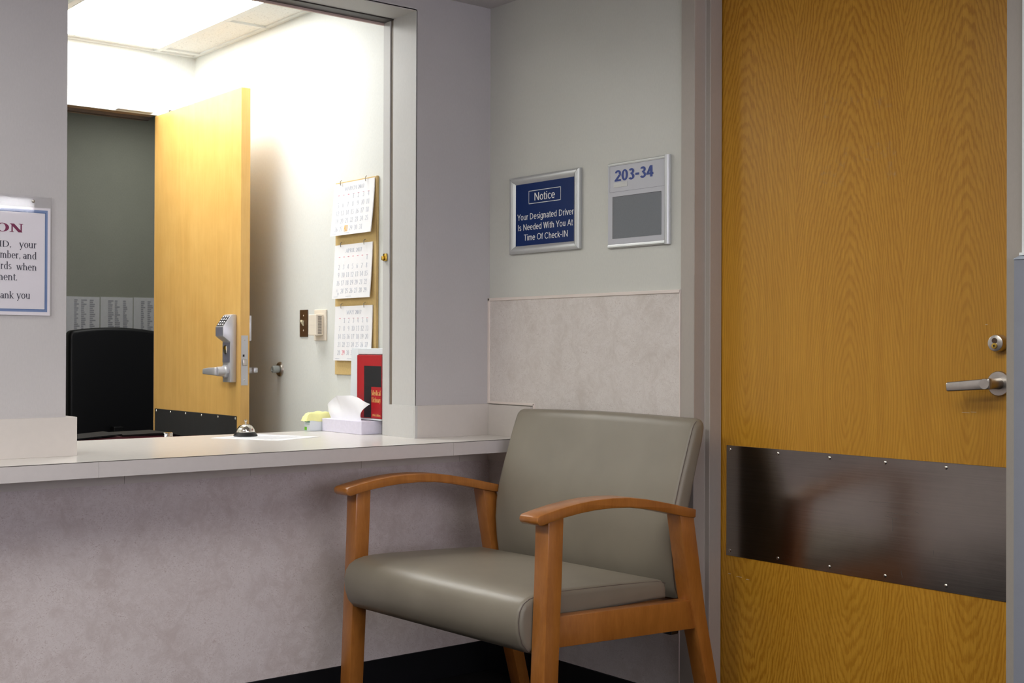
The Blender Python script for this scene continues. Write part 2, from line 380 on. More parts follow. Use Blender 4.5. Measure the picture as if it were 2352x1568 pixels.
def sans_glyphs(T, t):
    def r(x0, y0, x1, y1): return ('r', x0, y0, x1, y1)
    def V(x, y0=0, y1=1): return r(x - T / 2, y0, x + T / 2, y1)
    def l(x0, y0, x1, y1, w=T * 1.06): return ('l', x0, y0, x1, y1, w)
    def a(cx, cy, rx, ry, a0=0, a1=360, w=T): return ('a', cx, cy, rx, ry, a0, a1, w, t)
    X = .73; G = {' ': ([], .30)}
    G['N'] = ([V(.14), V(.72), l(.14, 1, .72, 0, T * 1.15)], .86)
    G['Y'] = ([l(.07, 1, .37, .40), l(.37, .40, .67, 1), V(.37, 0, .45)], .74)
    G['D'] = ([V(.14), a(.30, .5, .47, .5, -90, 90), r(.10, 0, .32, t), r(.10, 1 - t, .32, 1)], .87)
    G['I'] = ([V(.15)], .30)
    G['W'] = ([l(.08, 1, .27, 0), l(.27, 0, .49, 1), l(.49, 1, .71, 0), l(.71, 0, .90, 1)], .98)
    G['A'] = ([l(.07, 0, .37, 1), l(.37, 1, .67, 0), r(.17, .27, .57, .27 + t)], .74)
    G['T'] = ([V(.35), r(.03, 1 - t, .67, 1)], .70)
    G['O'] = ([a(.46, .5, .44, .51)], .92)
    G['C'] = ([a(.45, .5, .42, .51, 42, 318)], .85)
    G['o'] = ([a(.30, .36, .28, .375)], .60)
    G['t'] = ([V(.17, .04, .93), r(.03, X - t, .33, X), r(.17 - T / 2, 0, .33, t)], .36)
    G['i'] = ([V(.12, 0, X), V(.12, .87, 1)], .24)
    G['c'] = ([a(.29, .36, .27, .375, 45, 315)], .53)
    G['e'] = ([a(.30, .36, .28, .375, 0, 318), r(.06, .34, .57, .34 + t * .9)], .60)
    G['u'] = ([V(.12, .24, X), a(.30, .27, .245, .275, 180, 360), V(.48, 0, X)], .60)
    G['r'] = ([V(.12, 0, X), a(.30, .45, .24, .285, 75, 170)], .37)
    G['s'] = ([a(.25, .55, .215, .185, 25, 270), a(.25, .19, .225, .195, -155, 90)], .50)
    G['g'] = ([a(.29, .36, .265, .375), V(.49, -.05, X), a(.275, -.03, .28, .25, 200, 360)], .62)
    G['n'] = ([V(.12, 0, X), a(.30, .45, .245, .285, 0, 170), V(.48, 0, .46)], .60)
    G['a'] = ([V(.46, 0, .48), a(.28, .48, .245, .255, 0, 158), a(.255, .20, .235, .21)], .58)
    G['d'] = ([a(.29, .36, .265, .375), V(.49)], .62)
    G['v'] = ([l(.07, X, .27, 0), l(.27, 0, .47, X)], .53)
    G['h'] = ([V(.12), a(.30, .45, .245, .285, 0, 170), V(.48, 0, .46)], .60)
    G['m'] = ([V(.12, 0, X), a(.275, .46, .22, .275, 0, 170), V(.43, 0, .47), a(.585, .46, .22, .275, 0, 170), V(.74, 0, .47)], .87)
    G['f'] = ([V(.17, 0, .80), r(.03, X - t, .33, X), a(.33, .80, .225, .21, 90, 180)], .33)
    G['k'] = ([V(.12), l(.14, .24, .44, X), l(.24, .40, .48, 0)], .53)
    G['-'] = ([r(.05, .34, .35, .34 + t * 1.15)], .40)
    G['2'] = ([a(.28, .71, .25, .30, -28, 172), l(.08, .04, .45, .60, T * 1.15), r(.03, 0, .53, t)], .57)
    G['0'] = ([a(.29, .5, .26, .51)], .58)
    G['3'] = ([a(.27, .74, .225, .27, -90, 155), a(.27, .27, .25, .28, -155, 90), r(.2, .48, .3, .48 + t * .9)], .57)
    G['4'] = ([V(.38), l(.07, .25, .37, 1, T * 1.05), r(.02, .21, .54, .21 + t)], .58)
    return G
def sans(text, fn, s0, s1, base, cap, T=.125, bm=None, mi=0, track=.02):
    return serif(text, fn, s0, s1, base, cap, T, T * .9, bm, mi, track, sans_glyphs)
def serif(text, fn, s0, s1, base, cap, T=.14, t=.05, bm=None, mi=0, track=.0, font=None):
    G = (font or glyphs)(T, t); x = 0; polys = []; LV = []
    lift = 0
    for ch in text:
        st, adv = G[ch]
        for q in st:
            lift = (lift + 1) % 9; n0 = len(polys)
            if q[0] == 'r':
                _, a0, b0, a1, b1 = q; polys.append([(x + a0, b0), (x + a1, b0), (x + a1, b1), (x + a0, b1)])
            elif q[0] == 'l':
                _, a0, b0, a1, b1, w = q; polys.append([(x + a0 - w / 2, b0), (x + a0 + w / 2, b0), (x + a1 + w / 2, b1), (x + a1 - w / 2, b1)])
            else:
                _, cx, cy, rx, ry, p0, p1, w, th = q
                n = max(4, int(abs(p1 - p0) / 18)); w = min(w, rx * .99); th = min(th, ry * .99)
                for i in range(n):
                    c = []
                    for k, (e, f_) in enumerate(((rx, ry), (rx, ry), (rx - w, ry - th), (rx - w, ry - th))):
                        ang = math.radians(p0 + (p1 - p0) * (i + (k in (1, 2))) / n)
                        c.append((x + cx + e * math.cos(ang), cy + f_ * math.sin(ang)))
                    polys.append(c)
            LV.extend([lift] * (len(polys) - n0))
        x += adv + track
    xs = [p[0] for q in polys for p in q]; x0, x1 = min(xs), max(xs)
    bm = bm or BM()
    nrm = (fn(s0 + .01, base) - fn(s0, base)).cross(fn(s0, base + .01) - fn(s0, base)).normalized()
    for q, lv in zip(polys, LV):
        vs = [bm.verts.new(fn(s0 + (a - x0) / (x1 - x0) * (s1 - s0), base + b * cap) + nrm * 2.5e-5 * lv) for a, b in q]
        f = bm.faces.new(vs); f.material_index = mi
    return bm
def quad(bm, fn, s0, s1, t0, t1, mi=0):
    bm.faces.new([bm.verts.new(fn(a, b)) for a, b in ((s0, t0), (s1, t0), (s1, t1), (s0, t1))]).material_index = mi
    return bm
def right_wall(x): return lambda s, t: Vector((x, -s, t))        # facing -x : s runs to the right (= -y)
def front_wall(y): return lambda s, t: Vector((s, y, t))         # facing -y

# ================================================================== CAMERA
cam = bpy.data.cameras.new('camera'); co = bpy.data.objects.new('camera', cam); COL.objects.link(co)
yaw, pitch, roll = (math.radians(v) for v in (39.0226, .31044, .20335))
fw = Vector((math.sin(yaw) * math.cos(pitch), math.cos(yaw) * math.cos(pitch), math.sin(pitch)))
r0 = Vector((math.cos(yaw), -math.sin(yaw), 0)); u0 = r0.cross(fw)
R_ = r0 * math.cos(roll) + u0 * math.sin(roll); U_ = -r0 * math.sin(roll) + u0 * math.cos(roll)
EYE = Vector((-2.5853, -3.3086, 1.06))
mw = Matrix((R_, U_, -fw)).transposed().to_4x4(); mw.translation = EYE
co.matrix_world = mw
cam.sensor_fit = 'HORIZONTAL'; cam.sensor_width = 22.3; cam.lens = 22.3 * 2912.83 / 2352
cam.dof.use_dof = True; cam.dof.focus_distance = 3.25; cam.dof.aperture_fstop = 8.0
cam.clip_start = .05
bpy.context.scene.camera = co

# ================================================================== SETTING : waiting room
CZ, OX0, OX1, OT, WT = 2.185, -1.404, -.2965, 2.129, .181        # ceiling, opening left/right/top, wall thickness
DY0, DY1, DX = -.919, -1.838, .09                                # door opening along the right wall, door face depth
OCZ = 2.28                                                       # office ceiling
for (x0, x1, z0, z1) in ((-5, OX0, 0, 2.6), (OX1, .25, 0, 2.6), (OX0, OX1, OT, 2.6), (OX0, OX1, 0, .7345)):
    struct('wall_left', box(BM(), x0, x1, 0, WT, z0, z1), M['wall'])
b = BM(); DH = 2.16
box(b, 0, .2, DY0 + .02, 0, 0, 2.6); box(b, 0, .2, -2.5, DY1 - .02, 0, 2.6); box(b, 0, .2, DY1 - .02, DY0 + .02, DH, 2.6)
struct('wall_right', b, M['wall_r'])
b = BM(); box(b, .2, 3.2, -2.5, -2.4, 0, 2.6); struct('wall_side', b, M['wall'])
b = BM(); box(b, 3.2, 3.3, -7, -2.4, 0, 2.6); struct('wall_end', b, M['wall'])
b = BM(); box(b, -5.1, -5, -7, .2, 0, 2.6); struct('wall_far', b, M['wall'])
yb = -6.5
WX0, WX1, WZ0, WZ1 = -3.6, .22, .9, 2.12
b = BM()
box(b, -5.1, 3.3, yb - .12, yb, 0, WZ0); box(b, -5.1, WX0, yb - .12, yb, WZ0, 2.6); box(b, WX1, 3.3, yb - .12, yb, WZ0, 2.08)
box(b, WX0, WX1, yb - .12, yb, WZ1, 2.6); box(b, .70, 3.3, yb - .12, yb, 2.08, 2.6)
struct('wall_rear', b, M['wall'])
def blind_window(name, x0, x1, z0, z1, nx, pane='sky_pane'):
    w = empty(name, (x0, yb, z0)); w['kind'] = 'structure'
    b = BM(); box(b, x0, x1, yb - .1, yb - .09, z0, z1); obj('pane', b, M[pane], w)
    b = BM(); z = z0 + .01
    while z < z1 - .02:
        prism(b, [(-.07, z), (-.045, z + .010), (-.045, z + .0115), (-.07, z + .0015)], lambda a, c, d: Vector((d, yb + a, c)), x0, x1); z += .031
    obj('blind', b, M['slat'], w)
    b = BM()
    for k in range(nx + 1): x = x0 + (x1 - x0 - .03) * k / nx; box(b, x, x + .03, yb - .05, yb + .004, z0, z1)
    obj('frame', b, M['jamb'], w)
blind_window('window_2', WX0, WX1, WZ0, WZ1, 4)
blind_window('window_3', WX1, .70, 2.08, 2.30, 1, 'sky_bright')
b = BM(); box(b, -5.1, 3.3, -7, .0, CZ, CZ + .08); struct('ceiling', b, M['wall'])
b = BM(); box(b, -5.1, 3.3, -7, 4.2, -.06, 0); struct('floor', b, M['floor'])
b = BM(); box(b, -3.2, -.27, WT, 1.671, 0, .004); struct('floor_office_bounce', b, plain('office_bounce_floor', rgb(196, 196, 194), .6))  # unseen pale floor layer, added to bounce light up to the ceiling

# laminate wainscots
ws = .0045
b = BM(); box(b, -5, -.0, -ws, 0, .1, .735); struct('trim_1', b, M['lam_low'])
b = BM(); box(b, -ws, 0, -.2405, -.0, .1, .735); box(b, -ws, 0, -.866, -.2405, .1, 1.222); box(b, -ws, 0, -.2405, 0, .879, 1.222)
struct('trim_2', b, M['lam_up'])
# pale edging of the upper panel
b = BM(); e = .0085
box(b, -e, 0, -.869, .0, 1.216, 1.2255, .0012); box(b, -e, 0, -.0085, .0, .8835, 1.2255, .001)
box(b, -e, 0, -.2385, .0, .8785, .8855, .001); box(b, -e, 0, -.2405, -.2335, .735, .8855, .001); box(b, -e, 0, -.8688, -.8655, .1, 1.2255, .0008)
struct('trim_3', b, M['strip'])
b = BM(); box(b, -5, 0, -.008, 0, 0, .1, .002); struct('baseboard_left', b, M['base'])
b = BM(); box(b, -.008, 0, -.862, 0, 0, .1, .002); struct('baseboard_right', b, M['base'])

# ------------------------------------------------------------------ big oak door
fx = -.006                                                       # frame face stands slightly proud of the wall
b = BM()
for sgn, y_out, y_in in ((1, -.868, DY0), (-1, -1.8745, DY1)):
    lo = .012 if sgn > 0 else 0
    pts = [(fx, y_out), (fx, y_in), (.039, y_in), (.039, y_in - .0175 * sgn), (DX - .003, y_in - .0175 * sgn), (DX - .003, y_in + .004 * sgn), (.195, y_in + .004 * sgn), (.195, y_out), ]
    prism(b, pts, lambda a, c, d: Vector((a, c, d)), .088 if sgn > 0 else 0, DH, .0015, 1)
box(b, fx, .195, DY1, DY0, DH - .01, DH + .05); box(b, .039, DX - .003, DY1, DY0, DH - .03, DH)
struct('trim_4', b, M['frame'])
b = BM(); box(b, .03, .16, DY0 - .016, DY0 + .02, 0, .088); struct('trim_5', b, M['seam'])     # dark foot under the cut-off stop

d1 = empty('door_1', (DX, DY0 - .0175, 0)); d1['kind'] = 'structure'
b = BM(); box(b, DX, DX + .045, DY1 + .004, DY0 - .003, .012, DH - .006, .0012, 1); obj('door_leaf', b, M['oak'], d1)
b = BM(); box(b, DX - .0016, DX, DY1 + .022, -.954, .4905, .7945, .0006, 1); kp = obj('kick_plate', b, M['steel'], d1)
for z in (.783, .5055):
    for y in (-.9675, -1.1345, -1.3005, -1.4665, -1.6335, -1.80):
        b = dome(BM(), (DX - .0016, y, z), .0045, .0022); obj('screw', b, M['chrome'], kp, smooth=True)
# wear marks on the plate
b = BM()
for (y0, z0, y1, z1) in ((-1.42, .683, -1.52, .688), (-1.47, .662, -1.535, .660), (-1.465, .652, -1.50, .648), (-1.487, .648, -1.487, .617), (-1.55, .672, -1.56, .668), (-1.60, .585, -1.60, .572), (-1.512, .525, -1.515, .508)):
    p, q = Vector((DX - .0019, y0, z0)), Vector((DX - .0019, y1, z1)); n = Vector((0, -(q - p).z, (q - p).y)).normalized() * .0004
    b.faces.new([b.verts.new(v) for v in (p - n, q - n, q + n, p + n)])
obj('scratches', b, plain('scratch', rgb(140, 132, 126), .35, .8), kp)
# lever set
hy, hz = -1.7675, .984
lv = empty('lever_handle', (0, 0, 0)); lv.parent = d1; W2L[lv] = W2L[d1]
b = lathe(BM(), [(.0285, 0), (.0285, .004), (.027, .0062), (.0, .0068)], 'X-', (DX, hy, hz), 40); obj('rose', b, M['satin'], lv, smooth=True)
b = lathe(BM(), [(.0135, 0), (.0125, .012), (.0115, .045), (.0115, .06)], 'X-', (DX - .005, hy, hz), 28); obj('shank', b, M['satin'], lv, smooth=True)
b = BM()
prism(b, [(hy - .012, hz + .0125), (hy - .006, hz + .0125), (-1.674, hz + .0022), (-1.6695, hz - .001), (-1.6715, hz - .0185), (-1.676, hz - .0195), (hy - .002, hz - .0128), (hy - .0125, hz - .0115)],
      lambda a, c, d: Vector((d, a, c)), .026, .038, .003, 3)
obj('lever', b, M['satin'], lv, smooth=True)
lk = empty('lock_cylinder'); lk.parent = d1; W2L[lk] = W2L[d1]
cy, cz = -1.7695, 1.0755
b = lathe(BM(), [(.0195, 0), (.0195, .016), (.0182, .0225), (.0165, .0232), (0, .0232)], 'X-', (DX, cy, cz), 40); obj('housing', b, M['satin'], lk, smooth=True)
b = lathe(BM(), [(.0062, 0), (.0062, .0014), (0, .0014)], 'X-', (DX - .0232, cy + .001, cz + .0058), 24); obj('recess', b, plain('bronze', rgb(92, 74, 60), .4, .7), lk, smooth=True)
b = lathe(BM(), [(.0068, 0), (.0066, .0022), (.004, .0026), (0, .0026)], 'X-', (DX - .0232, cy + .001, cz - .0062), 28); kc = obj('key_core', b, M['brass'], lk, smooth=True)
b = BM(); box(b, DX - .0262, DX - .0255, cy + .0003, cy + .0018, cz - .0092, cz - .0032); box(b, DX - .0262, DX - .0255, cy - .0008, cy + .0028, cz - .0068, cz - .0046); obj('keyhole', b, M['black'], kc)
# scuffs and old tape residue on the veneer
b = BM()
for (y, z, w_, h_) in ((-1.703, .916, .014, .0011), (-1.683, .914, .02, .0009), (-1.735, 1.118, .006, .001), (-1.0, .436, .02, .001), (-.965, .44, .01, .001), (-1.03, .433, .012, .0012)):
    quad(b, right_wall(DX - .0004), -y - w_ / 2, -y + w_ / 2, z, z + h_)
obj('scuffs', b, plain('scuff', rgb(214, 196, 160), .5), d1)
g = NG('tape_residue'); nz = g.noise(g.coord(), 60, 6, .8); al = g.m('MULTIPLY', g.m('SUBTRACT', nz, .52), 1.3); al.node.use_clamp = True
g.set(rgb(206, 196, 170), .6); g.put(g.b.inputs['Alpha'], al)
b = BM(); F = right_wall(DX - .0003)
for q in ((1.279, 1.325, 1.645, 1.705), (1.43, 1.481, 1.655, 1.70), (1.33, 1.40, 1.675, 1.700), (1.264, 1.345, 1.476, 1.545), (1.34, 1.496, 1.53, 1.572), (1.46, 1.496, 1.476, 1.53)): quad(b, F, *q)
obj('tape_residue', b, g.mat, d1)

# right of the door : blue-grey wall guard with a chamfered cap coloured lighter as if lit from above, white panel over it
b = BM()
box(b, -.033, 0, -2.4, -1.8715, 0, 1.2545)
struct('trim_6', b, M['guard'])
b = BM(); prism(b, [(-.036, 1.2545), (-.036, 1.256), (-.012, 1.264), (0, 1.264), (0, 1.2545)], lambda a, c, d: Vector((a, d, c)), -2.4, -1.8715)
struct('trim_7', b, M['guard_cap'])
b = BM(); box(b, -.012, 0, -2.3, -1.8775, 1.270, 2.18); box(b, -.018, 0, -2.3, -1.8745, 1.2645, 1.270); struct('trim_8', b, M['white_board'])

# ================================================================== SERVICE WINDOW
wi = empty('window_1', (OX1, 0, .775)); wi['kind'] = 'structure'
b = BM()
box(b, OX1 - .002, OX1 + .002, .0, .130, .877, OT); box(b, OX0, OX1, 0, .130, OT - .002, OT + .003)
obj('jamb_liner', b, M['jamb'], wi)
b = BM(); box(b, OX1 - .004, OX1 + .01, .145, WT + .004, .775, OT, .0015); box(b, OX0 - .01, OX0 + .0, .145, WT + .004, .775, OT); obj('inner_frame', b, M['jamb'], wi)
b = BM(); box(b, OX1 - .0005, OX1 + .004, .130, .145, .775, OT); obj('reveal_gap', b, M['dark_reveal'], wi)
b = BM(); box(b, OX0, OX1, .128, WT + .004, OT - .006, OT + .02); obj('track', b, M['track'], wi)
b = BM(); box(b, OX0, OX1, WT, WT + .008, OT - .013, OT - .004); obj('track_lip', b, plain('track_lip', rgb(205, 180, 170), .5), wi)
la = empty('latch'); la.parent = wi; W2L[la] = W2L[wi]
b = BM(); box(b, OX1 - .010, OX1 - .004, .156, .176, 1.343, 1.368, .002); obj('strike', b, M['brass'], la, smooth=True)
b = BM(); box(b, OX1 - .018, OX1 - .010, .164, .174, 1.345, 1.360, .003); obj('catch', b, M['brass'], la, smooth=True)

# ================================================================== COUNTER
ct = thing('counter', 'pale grey laminate check-in counter under the service window', 'counter', (-1, 0, .735))
YF, CT, CB = -.211, .775, .735
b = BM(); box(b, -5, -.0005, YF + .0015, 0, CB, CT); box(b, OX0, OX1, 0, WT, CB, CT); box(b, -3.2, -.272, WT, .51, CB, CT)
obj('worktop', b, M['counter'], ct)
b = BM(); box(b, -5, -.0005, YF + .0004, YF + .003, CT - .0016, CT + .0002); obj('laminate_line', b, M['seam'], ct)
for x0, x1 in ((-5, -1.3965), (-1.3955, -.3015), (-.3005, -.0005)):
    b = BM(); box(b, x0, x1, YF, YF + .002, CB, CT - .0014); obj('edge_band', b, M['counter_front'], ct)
b = BM(); xs = [-4.6 + .372 * i for i in range(13)] + [-.0]
b2 = BM()
for x in xs[:-1]:
    x1 = min(x + .371, -.019); box(b, x, x1, -.02, -ws, .694, CB)
box(b, -.02, -ws, -.205, -.0, .694, CB)
obj('cleat', b, M['cleat'], ct)
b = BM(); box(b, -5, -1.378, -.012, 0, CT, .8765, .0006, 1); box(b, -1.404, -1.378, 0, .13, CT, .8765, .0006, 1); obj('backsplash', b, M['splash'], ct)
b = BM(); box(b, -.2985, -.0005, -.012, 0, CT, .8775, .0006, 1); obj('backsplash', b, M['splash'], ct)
b = BM(); box(b, -.3065, OX1, -.0125, -.0035, CT, .877); box(b, -.3065, OX1, -.003, .142, CT, .877); obj('jamb_splash', b, M['jamb'], ct)
b = BM(); box(b, -.014, -.0005, -.2225, -.0125, CT, .8755, .0006, 1); box(b, -.0165, -ws, -.2325, -.2235, CT, .8755); obj('side_splash', b, M['splash'], ct)

# ================================================================== OFFICE
OXR, OYF = -.27, 1.671
DW0, DWH = -1.24, 2.012                                          # doorway left side, head
b = BM(); box(b, OXR, OXR + .1, WT, OYF + .12, 0, 2.6); struct('wall_office_right', b, M['office_wall'])
b = BM(); box(b, -.37, OXR, OYF, OYF + .12, 0, 2.6); box(b, -3.3, DW0 - .05, OYF, OYF + .12, 0, 2.6); box(b, DW0 - .05, -.37, OYF, OYF + .12, DWH + .03, 2.6)
struct('wall_office_rear', b, M['office_wall'])
b = BM(); box(b, -3.3, -3.2, WT, OYF, 0, 2.6); struct('wall_office_left', b, M['office_wall'])
b = BM(); box(b, -3.3, OXR, WT, OYF, OCZ, OCZ + .05); struct('ceiling_office', b, M['ceil'])
LX0, LX1, LY0, LY1 = -.965, -.458, .58, 1.590                    # the troffer
b = BM(); zg = OCZ - .006
for (x0, x1, y0, y1) in ((OXR - .018, OXR, WT, OYF), (-3.2, OXR, OYF - .018, OYF), (LX1, LX1 + .022, WT, OYF), (LX0 - .022, LX0, WT, OYF), (-3.2, OXR - .018, LY1, LY1 + .022), (LX1, OXR, 1.02, 1.035), (-3.2, OXR - .018, LY0 - .022, LY0), (-1.5, -1.48, WT, OYF)):
    zg -= .0004; box(b, x0, x1, y0, y1, zg, OCZ)
struct('trim_9', b, M['grid'])
cl = thing('ceiling_light', 'bright white rectangular fluorescent troffer in the office ceiling', 'ceiling light', (-.71, 1.08, OCZ - .02))
b = BM(); box(b, LX0 + .002, LX1 - .002, LY0 + .002, LY1 - .002, OCZ - .008, OCZ - .0005); obj('frame', b, M['grid'], cl)
b = BM(); box(b, LX0 + .008, LX1 - .008, LY0 + .008, LY1 - .008, OCZ - .0095, OCZ - .008); obj('diffuser', b, M['troffer'], cl)
# second fixture of the same kind, further left in the office (not in view): a lamp only
def area(name, loc, sx, sy, power, color, rot=(0, 0, 0)):
    l = bpy.data.lights.new(name, 'AREA'); l.shape = 'RECTANGLE'; l.size = sx; l.size_y = sy; l.energy = power; l.color = color
    o = bpy.data.objects.new(name, l); COL.objects.link(o); o.location = loc; o.rotation_euler = rot; return o
# office door frame
b = BM()
box(b, -.388, -.36, OYF - .012, OYF + .135, 0, DWH); box(b, DW0 - .05, DW0, OYF - .012, OYF + .135, 0, DWH)
struct('trim_10', b, paint('hinge_jamb', rgb(196, 176, 166), .1))
b = BM(); box(b, DW0 - .05, -.392, OYF - .014, OYF - .002, DWH, DWH + .03); struct('trim_11', b, plain('pale_head_face', rgb(226, 234, 240), .4))
b = BM(); box(b, DW0, -.447, OYF - .002, OYF + .045, DWH, DWH + .03); box(b, DW0, -.447, OYF + .075, OYF + .135, DWH - .003, DWH + .03); struct('trim_12', b, M['frame2'])
b = BM(); box(b, DW0, -.447, OYF + .045, OYF + .075, DWH - .012, DWH + .03); struct('trim_13', b, M['seam'])
# office door, open 90 degrees
dx, dth = -.447, .037
DL = .900                                                        # latch edge y
d2 = empty('door_2', (dx, OYF, 0)); d2['kind'] = 'structure'
b = BM(); box(b, dx, dx + dth, DL, 1.668, .012, 2.0085, .001, 1); obj('door_leaf', b, M['maple_door'], d2)
b = BM(); box(b, dx - .0022, dx, .925, 1.650, .45, .809, .0006, 1); kp = obj('kick_plate', b, M['blackkick'], d2)
for y in (1.637, 1.498, 1.358, 1.217, 1.075, .934):
    b = dome(BM(), (dx - .0022, y, .800), .0052, .0025); obj('screw', b, M['chrome'], kp, smooth=True)
# keypad lock : wedge head on a long body
lk = empty('keypad_lock'); lk.parent = d2; W2L[lk] = W2L[d2]
x0 = dx
b = BM()
prof = [(0, 1.180), (-.016, 1.181), (-.022, 1.178), (-.053, 1.135), (-.053, 1.100), (-.024, 1.080), (-.024, .932), (0, .932)]
y0, y1 = .930, .993
prism(b, [(a + x0, z) for a, z in prof], lambda a, c, d: Vector((a, d, c)), y0, y1, .0025, 2); obj('housing', b, M['lockgrey'], lk, smooth=True)
pa, pb = Vector((x0 - .0225, 0, 1.1775)), Vector((x0 - .0525, 0, 1.1355)); nn = Vector((-(pa - pb).z, 0, (pa - pb).x)).normalized()
if nn.x > 0: nn = -nn
b = BM()
c4 = [pa.lerp(pb, .06) + nn * .001, pa.lerp(pb, .94) + nn * .001]
b.faces.new([b.verts.new(v) for v in (c4[0] + Vector((0, y0 + .006, 0)), c4[1] + Vector((0, y0 + .006, 0)), c4[1] + Vector((0, y1 - .003, 0)), c4[0] + Vector((0, y1 - .003, 0)))])
obj('keypad', b, M['black'], lk)
for i in range(4):
    for j in range(3):
        c = pa.lerp(pb, .17 + .22 * i) + nn * .0012; c.y = y0 + .015 + j * .0175
        b = dome(BM(), (0, 0, 0), .0046, .0025, 'X-', 10); q = Vector((-1, 0, 0)).rotation_difference(nn)
        b.transform(Matrix.Translation(c) @ q.to_matrix().to_4x4()); obj('button', b, M['lockgrey'], lk, smooth=True)
b = BM(); box(b, x0 - .0535, x0 - .0525, y0 + .004, y1 - .001, 1.102, 1.134); obj('front_plate', b, M['lockdark'], lk)
b = BM(); box(b, x0 - .0255, x0 - .0235, y0 + .006, y1 - .001, 1.005, 1.078, .0006, 1); obj('cylinder_plate', b, M['lockdark'], lk)
b = lathe(BM(), [(.0165, 0), (.0165, .003), (.0145, .004), (0, .004)], 'X-', (x0 - .025, .966, 1.052), 28); obj('cylinder_ring', b, M['chrome'], lk, smooth=True)
b = lathe(BM(), [(.0075, 0), (.0075, .003), (0, .003)], 'X-', (x0 - .0282, .966, 1.058), 20); obj('key_core', b, M['brass'], lk, smooth=True)
b = lathe(BM(), [(.024, 0), (.024, .010), (.019, .014), (.017, .038), (0, .038)], 'X-', (x0 - .023, .965, .972), 32); obj('rose', b, M['lockgrey'], lk, smooth=True)
b = BM(); prism(b, [(.958, .987), (1.02, .985), (1.062, .981), (1.064, .961), (1.02, .959), (.958, .957)], lambda a, c, d: Vector((d, a, c)), x0 - .072, x0 - .054, .004, 3); obj('lever', b, M['lockgrey'], lk, smooth=True)
b = BM(); box(b, x0 + .003, x0 + .030, DL - .0012, DL, .922, 1.1035); st = obj('latch_plate', b, M['lockgrey'], d2)
b = BM(); box(b, x0 + .008, x0 + .025, DL - .008, DL - .001, .993, 1.017, .002); obj('latch_bolt', b, M['satin'], st, smooth=True)
b = BM(); box(b, x0 + .009, x0 + .016, DL - .0018, DL - .001, 1.026, 1.034); obj('deadlatch', b, M['black'], st)
for z in (1.086, .94): b = dome(BM(), (x0 + .016, DL - .001, z), .003, .0015, 'Y-'); obj('screw', b, M['satin'], st, smooth=True)
il = empty('inside_lever'); il.parent = d2; W2L[il] = W2L[d2]
b = BM(); box(b, x0 + dth, x0 + dth + .010, DL + .002, DL + .07, 1.083, 1.178, .004); obj('cover', b, M['lockgrey'], il, smooth=True)
b = lathe(BM(), [(.012, 0), (.011, .05), (0, .05)], 'X', (x0 + dth, DL + .045, .975), 24); obj('shank', b, M['lockgrey'], il, smooth=True)
b = BM(); box(b, x0 + dth + .028, x0 + dth + .046, DL + .02, DL + .15, .966, .986, .004); obj('lever', b, M['lockgrey'], il, smooth=True)
# closer arm on the head of the frame
ca = empty('door_closer'); ca.parent = d2; W2L[ca] = W2L[d2]
b = BM(); prism(b, [(-.60, 1.56), (-.585, 1.555), (-.395, 1.44), (-.405, 1.46)], lambda a, c, d: Vector((a, c, d)), 2.022, 2.036); 
obj('arm', b, M['closer'], ca)
b = BM(); box(b, -.62, -.47, OYF - .05, OYF - .014, 2.0135, 2.026, .002); obj('arm_bracket', b, M['closer'], ca, smooth=True)
b = BM(); box(b, -.41, -.365, 1.35, 1.62, 1.93, 1.99, .004); obj('closer_body', b, M['closer'], ca, smooth=True)

# corridor behind the office door
b = BM(); box(b, -2.2, 2.0, 3.9, 4.0, 0, 2.6); struct('wall_corridor', b, M['fabric_wall'])
b = BM(); box(b, -2.3, -2.2, OYF + .12, 4, 0, 2.6); struct('wall_corridor_left', b, M['fabric_wall'])
b = BM(); box(b, 2.0, 2.1, OYF + .12, 4, 0, 2.6); struct('wall_corridor_right', b, M['fabric_wall'])
b = BM(); box(b, -2.3, 2.1, OYF + .12, 4, 2.45, 2.5); struct('ceiling_corridor', b, M['ceil'])
b = BM(); box(b, -2.2, 2.0, 3.894, 3.9, 0, .06); struct('baseboard_corridor', b, M['base'])
F = front_wall(3.896)
for (x0, x1, lab) in ((-.012, .181, 'printed paper sheet on the corridor wall, left one above the black chair'), (.186, .380, 'printed paper sheet on the corridor wall, middle one above the black chair'), (.385, .579, 'printed paper sheet on the corridor wall, right one beside the open door')):
    s_ = thing('paper_sheet', lab, 'paper', (x0, 3.899, 1.08), 0, 'paper sheets on the corridor wall')
    b = BM(); box(b, x0, x1, 3.897, 3.8995, 1.085, 1.348 + (x0 + .01) * .01); obj('sheet', b, plain('grey_paper', rgb(240, 240, 242), .8, var=.03), s_)
    for k, cx in enumerate((x0 + .045, x0 + .085, x0 + .135)):
        b = BM()
        for i in range(20):
            ww = random.uniform(.012, .034); z = 1.325 - i * .0115
            quad(b, F, cx, cx + ww, z, z + .0065)
        obj('text_column', b, M['grey_print'], s_)

